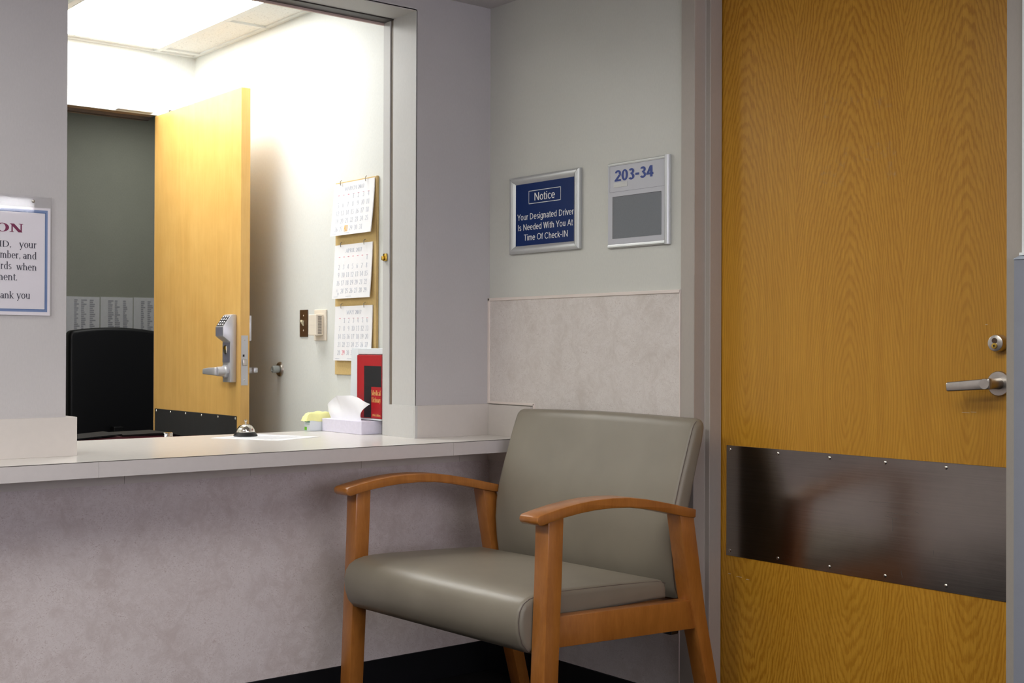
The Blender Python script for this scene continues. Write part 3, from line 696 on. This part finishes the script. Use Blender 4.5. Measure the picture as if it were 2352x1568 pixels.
# black high-back chair in the corridor
cx, cyy = .150, 3.62
oc = thing('office_chair', 'black high-backed office chair beyond the open office door', 'chair', (cx, cyy, 0))
def cushion(prof, fn, d0, d1, r, n=5, crown=None):
    """soft slab: closed profile swept from d0 to d1 with rounded ends"""
    bm = BM(); m = len(prof); P = [Vector((a, c)) for a, c in prof]
    ar = sum(P[i].x * P[(i + 1) % m].y - P[(i + 1) % m].x * P[i].y for i in range(m))
    N = []
    for i in range(m):
        e0 = (P[i] - P[i - 1]).normalized(); e1 = (P[(i + 1) % m] - P[i]).normalized(); t = (e0 + e1).normalized()
        nn = Vector((t.y, -t.x)); nn = nn if ar > 0 else -nn; N.append(nn)
    st = []
    for k in range(n + 1):
        a = PI / 2 * k / n; st.append((d0 + r * (1 - math.sin(a)), r * (1 - math.cos(a))))
    st = st[::-1]
    st = [(d0 + r * (1 - math.cos(PI / 2 * k / n)), r * (1 - math.sin(PI / 2 * k / n))) for k in range(n + 1)]
    mid = [(d0 + r + (d1 - d0 - 2 * r) * k / 14, 0) for k in range(1, 14)]
    en = [(d1 - r * (1 - math.cos(PI / 2 * k / n)), r * (1 - math.sin(PI / 2 * k / n))) for k in range(n, -1, -1)]
    rings = []
    for d, off in st + mid + en:
        q = (d - d0) / (d1 - d0); cr = (crown or (lambda p, q_: Vector((0, 0))))
        rings.append([bm.verts.new(fn(*((P[i] - N[i] * off) + cr(P[i], q)), d)) for i in range(m)])
    for A, B in zip(rings, rings[1:]):
        for i in range(m): bm.faces.new((A[i], A[(i + 1) % m], B[(i + 1) % m], B[i]))
    bm.faces.new(rings[0]); bm.faces.new(rings[-1]); return bm
def rrect(x0, x1, z0, z1, r, n=5, top=0):
    p = []
    for (cx_, cz_, a0) in ((x1 - r, z1 - r, 0), (x0 + r, z1 - r, 90), (x0 + r, z0 + r, 180), (x1 - r, z0 + r, 270)):
        for k in range(n + 1):
            a = math.radians(a0 + 90 * k / n); p.append((cx_ + r * math.cos(a), cz_ + r * math.sin(a)))
        if top and a0 == 0:
            for k in range(1, 8): q = k / 8; p.append((x1 - r + (x0 - x1 + 2 * r) * q, z1 + top * 4 * q * (1 - q)))
    return p
b = cushion(rrect(cx - .262, cx + .262, .52, 1.152, .035, 5, .017), lambda a, c, d: Vector((a, d, c)), cyy - .05, cyy + .03, .02); obj('backrest', b, M['blackleather'], oc, smooth=True)
b = cushion(rrect(cx - .25, cx + .25, .42, .51, .03), lambda a, c, d: Vector((a, d, c)), cyy - .50, cyy - .04, .03); obj('seat', b, M['blackleather'], oc, smooth=True)
b = BM(); box(b, cx - .03, cx + .03, cyy - .1, cyy + .05, .40, .62, .006); obj('spine', b, M['black'], oc)
b = lathe(BM(), [(.03, .1), (.03, .3), (.022, .3), (.022, .42)], 'Z', (cx, cyy - .26, 0), 16); obj('gas_post', b, M['black'], oc)
for i in range(5):
    a = 2 * PI * i / 5 + .3; b = tube(BM(), [(cx, cyy - .26, .11), (cx + .15 * math.cos(a), cyy - .26 + .15 * math.sin(a), .10), (cx + .28 * math.cos(a), cyy - .26 + .28 * math.sin(a), .07)], .018); f_ = obj('base_arm', b, M['black'], oc, smooth=True)
    b = BM(); bmesh.ops.create_uvsphere(b, u_segments=14, v_segments=8, radius=.028); b.transform(Matrix.Translation((cx + .28 * math.cos(a), cyy - .26 + .28 * math.sin(a), .028))); obj('caster', b, M['black'], f_, smooth=True)

# lower desk behind the counter with an open black binder
b = BM(); box(b, -3.2, -.70, .512, .80, .715, .745, .002)
dk = thing('office_desk', 'lower black-edged desk behind the check-in counter', 'desk', (-1.6, .65, 0))
obj('desk_top', b, M['bookblack'], dk)
for x in (-3.1, -.74): b = BM(); box(b, x - .015, x + .015, .51, .79, 0, .715); obj('leg_panel', b, M['bookblack'], dk)
bd = thing('binder', 'black binder with dark red lining lying open behind the counter', 'binder', (-1.1, .62, .745))
b = BM(); prism(b, [(-1.26, .768), (-1.01, .784), (-1.01, .780), (-1.26, .763)], lambda a, c, d: Vector((a, d, c)), .60, .76); obj('left_cover', b, M['black_board'], bd)
b = BM(); prism(b, [(-1.005, .7805), (-.85, .783), (-.805, .768), (-.805, .765), (-.85, .776), (-1.005, .775)], lambda a, c, d: Vector((a, d, c)), .60, .76); obj('right_cover', b, M['black_board'], bd)
b = BM(); prism(b, [(-1.25, .745), (-.79, .745), (-.79, .764), (-.86, .773), (-1.0, .775), (-1.25, .764)], lambda a, c, d: Vector((a, d, c)), .605, .755); obj('page_block', b, M['maroon'], bd)
b = BM(); box(b, -.875, -.845, .585, .60, .745, .784, .003); obj('clasp', b, M['chrome'], bd, smooth=True)
b = BM(); box(b, -.98, -.74, .525, .58, .745, .770); tag(obj('notepad', b, M['red']), 'red notepad edge lying beside the black binder behind the counter', 'notepad')

# ------------------------------------------------------------------ things on the office right wall
x = OXR
# calendar board
cb = thing('calendar_board', 'tall tan backing board on the bright office wall holding three calendars', 'board', (x, .39, .965))
b = BM(); box(b, x - .007, x - .0005, .255, .522, .967, 1.634, .001, 1); obj('board', b, M['board'], cb)
b = BM(); box(b, x - .0078, x - .007, .255, .2605, .967, 1.634); obj('edge_strip', b, M['tan_edge'], cb)
CAL = [('MARCH 2017', 3, 31, .5235, .2655, 1.629, 1.447, .016, 'March'), ('APRIL 2017', 6, 30, .517, .277, 1.4155, 1.2295, .012, 'April'), ('MAY 2017', 1, 31, .5135, .276, 1.2035, 1.016, .007, 'May')]
POS = {'March': 'topmost on the tan board, 28 marked orange', 'April': 'middle one on the tan board', 'May': 'lowest on the tan board behind the book holder'}
for title, first, nd, ya, yb_, zt, zb, swing, nm in CAL:
    c = thing('calendar', 'white ' + nm + ' calendar sheet, ' + POS[nm], 'calendar', (x - .0115, (ya + yb_) / 2, zb), 0, 'monthly calendars on the board')
    H = zt - zb; Wd = ya - yb_
    def sh(n): return lambda s, t: Vector((x - .0085 - n - (1 - t / H) ** 1.4 * swing, ya - s, zb + t))
    bm = BM(); n = 10; f0, f1 = sh(0), sh(.003)
    A = [[bm.verts.new(f(s, H * i / n)) for i in range(n + 1)] for f in (f0, f1) for s in (0, Wd)]
    for i in range(n):
        for p, q in ((0, 1), (1, 3), (3, 2), (2, 0)): bm.faces.new((A[p][i], A[q][i], A[q][i + 1], A[p][i + 1]))
    bm.faces.new((A[0][0], A[1][0], A[3][0], A[2][0])); bm.faces.new((A[0][n], A[1][n], A[3][n], A[2][n]))
    obj('sheet', bm, M['paper'], c)
    P = sh(.0035); k = Wd / .255
    tw = {'March': .125, 'April': .105, 'May': .095}[nm]
    bm = serif(title, P, Wd * .52 - tw / 2, Wd * .52 + tw / 2, H - .0285, .0135, .16, .07)
    def cell(day):
        i = day - 1 + first; row, colm = divmod(i, 7); return row, colm
    c0 = .030 * k + .006; cs = .0312 * k; r0_ = H - .0575; rs = .0277
    for j in range(7): quad(bm, P, c0 + cs * j - .005, c0 + cs * j + .005, H - .0435, H - .0415, 1)
    for day in range(1, nd + 1):
        row, colm = cell(day); cxx = c0 + cs * colm; tz = r0_ - rs * row; wd = .009 if day < 10 else .0185
        if row == 5: row = 4; tz = r0_ - rs * 4 - .006; hh = .009; cxx += .004; wd *= .6
        elif nm == 'April' and day == 23: hh = .008; cxx -= .004; wd *= .6; tz += .006
        else: hh = .0165
        serif(str(day), P, cxx - wd / 2, cxx + wd / 2, tz, hh, .13, .06, bm, 1 if (nm == 'May' and day == 29) else 0)
    quad(bm, P, .012, .04, .006, .0075); quad(bm, P, .09, .125, .006, .0075)
    obj('numerals', bm, [M['cal_ink'], M['pink_ink']], c)
    if nm == 'March':
        Q = sh(.0032); hb = BM(); row, colm = cell(28); cxx = c0 + cs * colm; tz = r0_ - rs * row
        quad(hb, Q, cxx - .011, cxx + .011, tz - .002, tz + .0185); obj('highlight', hb, M['highlight'], c)
    for yy in (ya - Wd * .2, ya - Wd * .82):
        bb = tube(BM(), [(x - .012, yy, zt + .010), (x - .018, yy, zt + .006), (x - .0175, yy, zt - .006), (x - .0165, yy, zt - .008)], .0014, 6); obj('hook', bb, M['satin'], c, smooth=True)
# light switch
sw = thing('light_switch', 'dark brown switch plate with ivory toggle on the office wall', 'light switch', (x, .747, 1.10))
b = BM(); box(b, x - .004, x, .7185, .775, 1.099, 1.1975, .0015); obj('plate', b, M['brown'], sw)
b = BM(); prism(b, [(x - .004, 1.157), (x - .014, 1.161), (x - .015, 1.154), (x - .004, 1.138)], lambda a, c_, d: Vector((a, d, c_)), .742, .752, .0015); obj('toggle', b, M['ivory'], sw)
for z in (1.176, 1.122): b = dome(BM(), (x - .004, .747, z), .0035, .0015); obj('screw', b, M['chrome'], sw, smooth=True)
# thermostat
th = thing('thermostat', 'cream box thermostat with louvred side on the office wall beside the switch', 'thermostat', (x, .63, 1.08))
b = BM(); box(b, x - .006, x, .586, .668, 1.085, 1.196, .002); obj('wall_plate', b, M['cream'], th)
b = BM(); box(b, x - .035, x - .006, .603, .658, 1.1035, 1.1775, .002); bx_ = obj('body', b, M['cream'], th)
b = BM()
for i in range(16): z = 1.109 + i * .004; box(b, x - .028, x - .013, .6025, .6035, z, z + .0018)
obj('louvre', b, M['seam'], bx_)
b = BM(); F = right_wall(x - .0352)
for z in (1.131, 1.166, 1.140): quad(b, F, -.656, -.605, z, z + .0008)
for yy in (.624, .634): quad(b, F, -yy, -yy + .0008, 1.1315, 1.1665)
obj('door_lines', b, M['cleat'], bx_)
# door stop
ds = thing('door_stop', 'round chrome wall door stop with grey rubber bumper', 'door stop', (x, .926, .979))
b = lathe(BM(), [(.028, 0), (.027, .004), (.022, .008), (0, .009)], 'X-', (x, .926, .979), 32); obj('cup', b, M['satin'], ds, smooth=True)
b = lathe(BM(), [(.0135, 0), (.0135, .022), (.012, .025), (.008, .026), (.006, .022), (0, .022)], 'X-', (x - .008, .926, .979), 24); obj('bumper', b, M['rubber'], ds, smooth=True)

# wall-hung rack with dictionary
hx = -.2835
bh = thing('book_rack', 'white wall-hung display rack by the window frame, holding the red dictionary', 'rack', (hx, .27, .822))
b = BM(); box(b, hx - .004, hx, .187, .382, .8215, 1.0565, .001, 1); obj('back_panel', b, M['white_plastic'], bh)
b = BM(); box(b, hx, OXR, .19, .248, .83, .95); obj('wall_bracket', b, M['white_plastic'], bh)
b = BM(); prism(b, [(hx - .0185, .8215), (hx - .0125, 1.0585), (hx - .004, 1.0585), (hx - .004, .8215)], lambda a, c, d: Vector((a, d, c)), .3385, .382, .001); obj('side_frame', b, M['white_plastic'], bh)
b = BM(); box(b, hx - .0125, hx - .004, .187, .3385, 1.0385, 1.0585, .001, 1); obj('top_frame', b, M['white_plastic'], bh)
b = BM(); box(b, hx - .0205, hx - .004, .187, .3385, .8215, .826); obj('shelf', b, M['white_plastic'], bh)
bk = thing('dictionary', 'thick red and black dictionary with gold lettering standing in the white rack', 'book', (hx - .012, .26, .8265))
BX = hx - .0190
b = BM(); box(b, BX, hx - .0045, .187, .337, .8265, 1.0365, .002); obj('cover', b, M['red'], bk)
b = quad(BM(), right_wall(BX - .0004), -.291, -.1875, .829, 1.0002); obj('black_panel', b, M['bookblack'], bk)
b = quad(BM(), right_wall(BX - .0008), -.246, -.1875, .829, .931); obj('title_panel', b, M['red'], bk)
Fk = right_wall(BX - .0012)
for w_ in (('Medical', -.2435, -.1895, .9035, .0165), ('Dictionary', -.2415, -.1885, .8805, .0165), ('19th Edition', -.238, -.1895, .8345, .0075)):
    obj('line_lettering', serif(w_[0], Fk, *w_[1:], .15, .06), M['gold'], bk)
# tissue box, parallel to the wall
tb = thing('tissue_box', 'flat lilac tissue box with a white tissue standing up, on the counter', 'tissue box', (-.313, .36, CT))
b = BM(); box(b, -.354, -.274, .226, .4765, CT + .0003, .8190, .0012, 1); obj('carton', b, M['lilac'], tb)
# crumpled tissue: outline seen from the front, folded in depth
b = BM(); n1, n2 = 26, 14
low = [(.472, .8188), (.440, .8188), (.405, .8188), (.365, .8188), (.325, .8188), (.297, .8188), (.270, .8188)]
top = [(.473, .864), (.450, .884), (.418, .8975), (.372, .8985), (.328, .9005), (.278, .894), (.209, .876)]
G_ = []
for i in range(n1 + 1):
    u = i / n1 * 6; i0 = min(5, int(u)); fr = u - i0
    l0 = Vector(low[i0]).lerp(Vector(low[i0 + 1]), fr); t0 = Vector(top[i0]).lerp(Vector(top[i0 + 1]), fr)
    row = []
    for j in range(n2 + 1):
        t = j / n2; ly = t ** (1 + 1.3 * max(0, u - 4) / 2); p = Vector((l0.x + (t0.x - l0.x) * ly, l0.y + (t0.y - l0.y) * t))
        dep = .017 * abs(math.sin(u * 1.35 + .8 * t)) + .005 * math.sin(u * 3.1 + 2 * t) + .004 * math.sin(5 * t + u)
        row.append(b.verts.new(Vector((-.322 - dep * (.3 + .7 * t), p.x, p.y))))
    G_.append(row)
for i in range(n1):
    for j in range(n2): b.faces.new((G_[i][j], G_[i + 1][j], G_[i + 1][j + 1], G_[i][j + 1]))
obj('tissue', b, M['tissue'], tb, smooth=True, angle=50)
# small white carton with a pale yellow cloth over it
gb = thing('wipes_carton', 'small white carton with green print behind the lilac tissue box', 'carton', (-.38, .49, CT))
b = BM(); box(b, -.400, -.345, .4795, .5165, CT + .0005, .8155, .001, 1); obj('carton', b, M['white_plastic'], gb)
Fq = right_wall(-.4003)
b = BM(); quad(b, Fq, -.5145, -.499, .778, .7895); obj('green_square', b, M['green'], gb)
b = BM()
for i in range(5): quad(b, Fq, -.512 + i * .007, -.5065 + i * .007, .805, .811)
for i in range(4): quad(b, Fq, -.512 + i * .008, -.506 + i * .008, .7985, .8)
obj('print', b, M['teal'], gb)
b = BM(); n = 16; G_ = []
for i in range(n + 1):
    row = []
    for j in range(n + 1):
        u, v = i / n * 2 - 1, j / n * 2 - 1
        ed = max(abs(u), abs(v)); z = .8175 + .022 * (1 - ed ** 4) + .003 * math.sin(5 * u + 2) * math.cos(4 * v) - .008 * max(0, ed - .8) / .2
        row.append(b.verts.new(Vector((-.352 + u * .060 + .003 * math.sin(3 * v), .5005 + v * .022 + .002 * math.sin(4 * u), z))))
    G_.append(row)
for i in range(n):
    for j in range(n): b.faces.new((G_[i][j], G_[i + 1][j], G_[i + 1][j + 1], G_[i][j + 1]))
tag(obj('cloth', b, M['yellow'], smooth=True), 'pale yellow folded cloth lying on the small white carton', 'cloth')
# call bell
by, bx0 = .385, -.689
bl = thing('call_bell', 'silver push-button call bell on a black base on the counter', 'bell', (bx0, by, CT))
zb = CT + .0012
b = lathe(BM(), [(.0375, 0), (.0385, .003), (.034, .009), (.031, .0125), (0, .0125)], 'Z', (bx0, by, zb), 40); obj('base', b, M['black'], bl, smooth=True)
b = lathe(BM(), [(.0295, .0135), (.030, .016), (.0272, .024), (.021, .0325), (.012, .0375), (.004, .039), (0, .039)], 'Z', (bx0, by, zb), 40); obj('dome', b, M['chrome'], bl, smooth=True)
b = lathe(BM(), [(.0026, .037), (.0026, .046), (.0048, .0465), (.0052, .0495), (.003, .0525), (0, .053)], 'Z', (bx0, by, zb), 20); obj('button', b, M['chrome'], bl, smooth=True)
# sign-in paper under the bell
ps = thing('paper_sheet', 'white printed sheet lying on the counter under the silver bell', 'paper', (-.66, .3, CT))
cor = [Vector((-.817, .374, 0)), Vector((-.700, .150, 0)), Vector((-.508, .225, 0)), Vector((-.615, .455, 0))]
b = BM(); lo = [b.verts.new(v + Vector((0, 0, CT + .0003))) for v in cor]; hi = [b.verts.new(v + Vector((0, 0, CT + .001))) for v in cor]
b.faces.new(lo[::-1]); b.faces.new(hi)
for i in range(4): b.faces.new((lo[i], lo[(i + 1) % 4], hi[(i + 1) % 4], hi[i]))
obj('sheet', b, M['paper'], ps)
b = BM()
def psf(s, t):
    p = cor[0].lerp(cor[1], t); q = cor[3].lerp(cor[2], t); v = p.lerp(q, s); return Vector((v.x, v.y, CT + .0014))
for i in range(9): quad(b, psf, .12, random.uniform(.6, .88), .12 + i * .085, .14 + i * .085)
obj('print', b, plain('pale_print', rgb(186, 188, 198), .7), ps)

# ================================================================== SIGNS
# blue notice in a snap frame
ns = thing('notice_sign', 'blue Notice sign with white lettering in a silver snap frame', 'sign', (-.001, -.286, 1.362))
sx = -.001
Y0, Y1, Z0, Z1 = .117, .4535, 1.3625, 1.6085                     # outer frame (s = -y)
I0, I1, J0, J1 = .1445, .4255, 1.3875, 1.5845                    # visible panel
b = BM(); box(b, sx - .006, sx, -I1 - .004, -I0 + .004, J0 - .004, J1 + .004); obj('panel', b, M['blue'], ns)
Ft = right_wall(sx - .0065)
b = BM(); bars = {'t': ((Y0, Z1), (Y1, Z1), (I1, J1), (I0, J1)), 'b': ((Y1, Z0), (Y0, Z0), (I0, J0), (I1, J0)), 'l': ((Y0, Z0), (Y0, Z1), (I0, J1), (I0, J0)), 'r': ((Y1, Z1), (Y1, Z0), (I1, J0), (I1, J1))}
for key, (o0, o1, i1, i0) in bars.items():
    b = BM(); n = 8; rows = []
    for k in range(n + 1):
        q = k / n; h = .004 + .012 * math.sin(PI * min(1, .12 + q * .88)) ** .7 * (1 - .25 * q) if k < n else .006
        g_ = .0005
        A = Vector((o0[0] * (1 - q) + i0[0] * q, o0[1] * (1 - q) + i0[1] * q)); B = Vector((o1[0] * (1 - q) + i1[0] * q, o1[1] * (1 - q) + i1[1] * q))
        dd = (B - A).normalized() * g_; A += dd; B -= dd
        rows.append((b.verts.new(Vector((sx - h, -A.x, A.y))), b.verts.new(Vector((sx - h, -B.x, B.y)))))
    base = [(b.verts.new(Vector((sx, -o0[0], o0[1]))), b.verts.new(Vector((sx, -o1[0], o1[1]))))]
    inn = [(b.verts.new(Vector((sx, -i0[0], i0[1]))), b.verts.new(Vector((sx, -i1[0], i1[1]))))]
    allr = base + rows + inn
    for p, q in zip(allr, allr[1:]): b.faces.new((p[0], p[1], q[1], q[0]))
    b.faces.new([r_[0] for r_ in allr]); b.faces.new([r_[1] for r_ in allr])
    obj('frame_bar', b, M['alu'], ns, smooth=True, angle=40)
b = sans('Notice', Ft, .238, .337, 1.5275, .0245); obj('heading_lettering', b, M['white_ink'], ns)
b = sans('Your Designated Driver', Ft, .153, .4245, 1.4695, .0195, .12); obj('line_lettering', b, M['white_ink'], ns)
b = sans('Is Needed With You At', Ft, .157, .4205, 1.4363, .0195, .12); obj('line_lettering', b, M['white_ink'], ns)
b = sans('Time Of Check-IN', Ft, .186, .397, 1.4035, .0195, .12)
obj('line_lettering', b, M['white_ink'], ns)
b = BM(); 
for q in ((.2095, .3645, 1.5185, 1.5203), (.2095, .3645, 1.5585, 1.5603), (.2095, .2113, 1.5185, 1.5603), (.3627, .3645, 1.5185, 1.5603)): quad(b, Ft, *q)
obj('heading_border', b, M['white_ink'], ns)
# room number sign
rs_ = thing('room_sign', 'grey room number sign reading 203-34 in a silver frame', 'sign', (-.001, -.70, 1.354))
Y0, Y1, Z0, Z1 = .578, .8265, 1.3545, 1.6055
b = BM(); box(b, sx - .008, sx, -.812, -Y0, 1.362, 1.598); obj('panel', b, M['sign_grey'], rs_)
b = BM(); prism(b, [(0, -.8265), (.006, -.8265), (.012, -.823), (.014, -.8175), (.012, -.812), (.008, -.8105), (0, -.8105)], lambda a, c, d: Vector((sx - a, c, d)), Z0, Z1); obj('side_rail', b, M['alu'], rs_, smooth=True)
b = BM(); prism(b, [(0, Z1), (.005, Z1), (.0095, 1.6025), (.0095, 1.5985), (.008, 1.596), (0, 1.596)], lambda a, c, d: Vector((sx - a, d, c)), -.8105, -Y0); obj('top_rail', b, M['alu'], rs_, smooth=True)
b = BM(); prism(b, [(0, Z0), (.005, Z0), (.0095, 1.358), (.0095, 1.362), (.008, 1.3655), (0, 1.3655)], lambda a, c, d: Vector((sx - a, d, c)), -.8105, -Y0); obj('bottom_rail', b, M['alu'], rs_, smooth=True)
F8 = right_wall(sx - .0084)
b = BM(); quad(b, F8, .586, .8105, 1.519, 1.5198); quad(b, F8, .5855, .5863, 1.519, 1.596); quad(b, F8, .5855, .811, 1.5955, 1.5963); obj('groove', b, M['lockdark'], rs_)
b = sans('203-34', F8, .604, .765, 1.550, .0325, .185, track=-.035); obj('lettering', b, M['blue_ink'], rs_)
b = BM(); box(b, sx - .009, sx - .008, -.796, -.5985, 1.3825, 1.5055); obj('insert_window', b, M['insert'], rs_)
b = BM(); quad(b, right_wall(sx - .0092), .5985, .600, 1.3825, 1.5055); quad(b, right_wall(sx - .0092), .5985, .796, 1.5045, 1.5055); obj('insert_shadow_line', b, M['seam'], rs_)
b = BM(); box(b, sx - .0092, sx - .008, -.659, -.603, 1.5325, 1.5465, .0003, 1); obj('braille_strip', b, plain('clear_label', rgb(206, 206, 204), .25), rs_)
# information sheet in an acrylic holder on the left wall part
iy = -.001
inf = thing('information_sign', 'printed sheet with double blue border in a clear acrylic wall holder', 'sign', (-1.55, iy, 1.14))
Fi = front_wall(iy - .0035); X0 = -1.80
b = BM(); box(b, X0, -1.4475, iy - .002, iy, 1.1405, 1.4175); obj('sheet', b, M['sign_paper'], inf)
Fp = front_wall(iy - .0024)
b = BM()
for (s0, s1, t0, t1) in ((X0 + .006, -1.4545, 1.4055, 1.4115), (X0 + .006, -1.4545, 1.1495, 1.1545), (-1.4595, -1.4545, 1.1545, 1.4055), (X0 + .006, X0 + .011, 1.1545, 1.4055)): quad(b, Fp, s0, s1, t0, t1)
obj('outer_border', b, M['border'], inf)
b = BM()
for (s0, s1, t0, t1) in ((X0 + .011, -1.4595, 1.4037, 1.4055), (X0 + .011, -1.4595, 1.1545, 1.1563), (-1.4613, -1.4595, 1.1563, 1.4037), (X0 + .011, X0 + .0128, 1.1563, 1.4037)): quad(b, front_wall(iy - .0025), s0, s1, t0, t1)
obj('inner_border', b, M['border2'], inf)
Fs = front_wall(iy - .0027)
b = serif('ON', Fs, -1.5855, -1.5170, 1.3515, .0215, .22, .06); obj('heading', b, M['red_ink'], inf)
for ln in ((('ID,', -1.576, -1.5465, 1.3125, .016), ('your', -1.5265, -1.4820, 1.3125, .0195)),
           (('mber,', -1.5735, -1.5235, 1.2845, .0195), ('and', -1.5165, -1.4825, 1.2845, .0185)),
           (('rds', -1.5725, -1.5455, 1.2565, .0195), ('when', -1.5335, -1.4825, 1.2555, .0185)),
           (('ment.', -1.583, -1.531, 1.2285, .0195),), (('ank', -1.5725, -1.5385, 1.1825, .0185), ('you', -1.5325, -1.4985, 1.1825, .0195))):
    b = BM()
    for w_ in ln: serif(w_[0], Fs, *w_[1:], bm=b)
    obj('line_lettering', b, M['grey_ink'], inf)
b = BM(); box(b, X0 - .002, -1.4455, iy - .0062, iy - .0036, 1.139, 1.4465); obj('acrylic_cover', b, M['acrylic'], inf)
b = dome(BM(), (-1.493, iy - .0062, 1.433), .0045, .003, 'Y-'); obj('screw', b, M['chrome'], inf, smooth=True)
b = dome(BM(), (X0 + .05, iy - .0062, 1.433), .0045, .003, 'Y-'); obj('screw', b, M['chrome'], inf, smooth=True)

# ================================================================== ARMCHAIR
CH = thing('armchair', 'wide wooden armchair with taupe vinyl seat and back beside the counter', 'armchair', (-.65, -1.06, 0), .045)
L = lambda u, z, v: Vector((u, v, z))
VW = .832; LW = .047
def seatc(P, q):
    if P[1] > .44 and -.03 < P[0] < .46: return Vector((0, .010 * math.sin(PI * q) * math.sin(PI * min(1, max(0, (P[0] + .03) / .49)))))
    return Vector((-.004 * math.sin(PI * q), 0)) if P[0] < -.02 else Vector((0, 0))
seat = [(.472, .408), (.06, .412), (.050, .352), (.032, .338), (.008, .334), (-.018, .342), (-.036, .362), (-.046, .390), (-.049, .418), (-.044, .444), (-.032, .461), (-.012, .472), (.015, .4775), (.05, .479), (.1, .478), (.18, .4745), (.26, .471), (.34, .467), (.40, .464), (.44, .461), (.458, .457), (.469, .448), (.4735, .435)]
b = cushion(seat, L, .049, VW - .049, .016, 5, seatc); so = obj('seat', b, M['vinyl'], CH, smooth=True, local=True, angle=60)
b = tube(BM(), [(u, .0545, z) for u, z in [(.47, .448), (.44, .456), (.3, .465), (.1, .473), (.03, .473), (-.012, .468)]], .0012, 6); obj('piping', b, M['vinyl_seam'], so, smooth=True, local=True)
b = tube(BM(), [(u, .0545, z) for u, z in [(-.012, .4685), (-.031, .458), (-.042, .442), (-.0462, .418), (-.0432, .392), (-.034, .366), (-.016, .346), (.008, .338)]], .0012, 6); obj('piping', b, M['vinyl_seam'], so, smooth=True, local=True)
back = [(.536, .40), (.522, .40), (.512, .43), (.503, .48), (.497, .547), (.501, .60), (.512, .655), (.530, .71), (.547, .757), (.566, .81), (.580, .846), (.588, .861), (.598, .8695), (.610, .8725), (.622, .869), (.630, .859), (.631, .846), (.624, .81), (.606, .757), (.588, .70), (.570, .64), (.556, .58), (.550, .53), (.551, .47), (.555, .40)]
def backc(P, q):
    return Vector((0, .006 * math.sin(PI * q))) if P[1] > .84 else Vector((0, 0))
b = cushion(back, L, .052, VW - .056, .018, 6, backc); bo = obj('backrest', b, M['vinyl'], CH, smooth=True, local=True, angle=60)
b = tube(BM(), [(u - .0006, .0595, z) for u, z in [(.524, .41), (.514, .43), (.505, .48), (.4995, .547), (.5035, .60), (.5145, .655), (.5325, .71), (.5495, .757), (.5685, .81), (.5825, .845), (.590, .858), (.600, .8655)]], .0012, 6); obj('piping', b, M['vinyl_seam'], bo, smooth=True, local=True)
fl = [(-.0005, .655), (.049, .662), (.044, .52), (.036, .35), (.020, 0), (-.026, 0), (-.012, .35), (-.004, .52)]
rl = [(.463, .640), (.520, .622), (.538, .53), (.556, .430), (.570, .36), (.664, 0), (.622, 0), (.540, .30), (.520, .365), (.506, .42), (.484, .53)]
up = [(-.034, .672), (.0, .6785), (.05, .6865), (.10, .692), (.15, .6952), (.21, .6955), (.27, .692), (.33, .6835), (.38, .674), (.43, .6635), (.48, .652), (.523, .6425)]
thk = .0255
arm = [(a, c) for a, c in up] + [(.521, .620)] + [(a, c - thk) for a, c in reversed(up[1:-1])] + [(-.026, .6475), (-.034, .649), (-.040, .654), (-.042, .661), (-.040, .668)]
for side in (0, 1):
    v0, v1 = (0, LW) if side == 0 else (VW - LW, VW)
    a0, a1 = (-.006, .059) if side == 0 else (VW - .059, VW + .006)
    obj('front_leg', prism(BM(), fl, L, v0, v1, .003, 2), M['chair_wood'], CH, smooth=True, local=True)
    obj('rear_leg', prism(BM(), rl, L, v0, v1, .003, 2), M['chair_wood'], CH, smooth=True, local=True)
    obj('armrest', prism(BM(), arm, L, a0, a1, .0035, 2, angle=50), M['chair_wood'], CH, smooth=True, local=True)
    r0v, r1v = (.006, .042) if side == 0 else (VW - .042, VW - .006)
    obj('side_rail', prism(BM(), [(.035, .427), (.512, .4055), (.532, .329), (.035, .354)], L, r0v, r1v, .0025, 2), M['chair_wood'], CH, smooth=True, local=True)
b = BM(); box(b, .535, .56, LW, VW - LW, .335, .395, .003); obj('rear_rail', b, M['chair_wood'], CH, local=True)
b = BM(); box(b, .055, .08, LW, VW - LW, .345, .410, .003); obj('front_rail', b, M['chair_wood'], CH, local=True)
b = BM(); box(b, .48, .51, .043, .075, .312, .332, .003); obj('bracket', b, M['black'], CH, local=True)

# ================================================================== LIGHT
area('waiting_room_fixture', (-1.5, -1.75, CZ - .02), .6, 1.2, 15, (1, 1, .95))
area('waiting_room_fixture', (-2.9, -1.25, CZ - .02), .6, 1.2, 37, (1, 1, .95))
area('waiting_room_fixture', (-3.6, -2.2, CZ - .02), .6, 1.2, 6, (.98, .94, 1))
area('waiting_room_fixture', (-1.6, -4.8, CZ - .02), .6, 1.2, 15, (1, .96, .95))
area('corridor_fixture', (.3, 2.9, 2.42), .6, 1.2, 7, (1, 1, .95))
area('office_fixture', (-2.3, 1.0, OCZ - .02), .5, 1.0, 17, (1, 1, .96))
wd = bpy.data.worlds.new('world'); bpy.context.scene.world = wd; wd.use_nodes = True
wd.node_tree.nodes['Background'].inputs[0].default_value = (.9, .92, 1, 1); wd.node_tree.nodes['Background'].inputs[1].default_value = .22
sc = bpy.context.scene
sc.view_settings.view_transform = 'Standard'; sc.view_settings.look = 'None'; sc.view_settings.exposure = 0; sc.view_settings.gamma = 1
sc.cycles.use_denoising = True
sc.cycles.max_bounces = 8; sc.cycles.diffuse_bounces = 5; sc.cycles.caustics_reflective = False; sc.cycles.caustics_refractive = False
sc.cycles.sample_clamp_indirect = 4
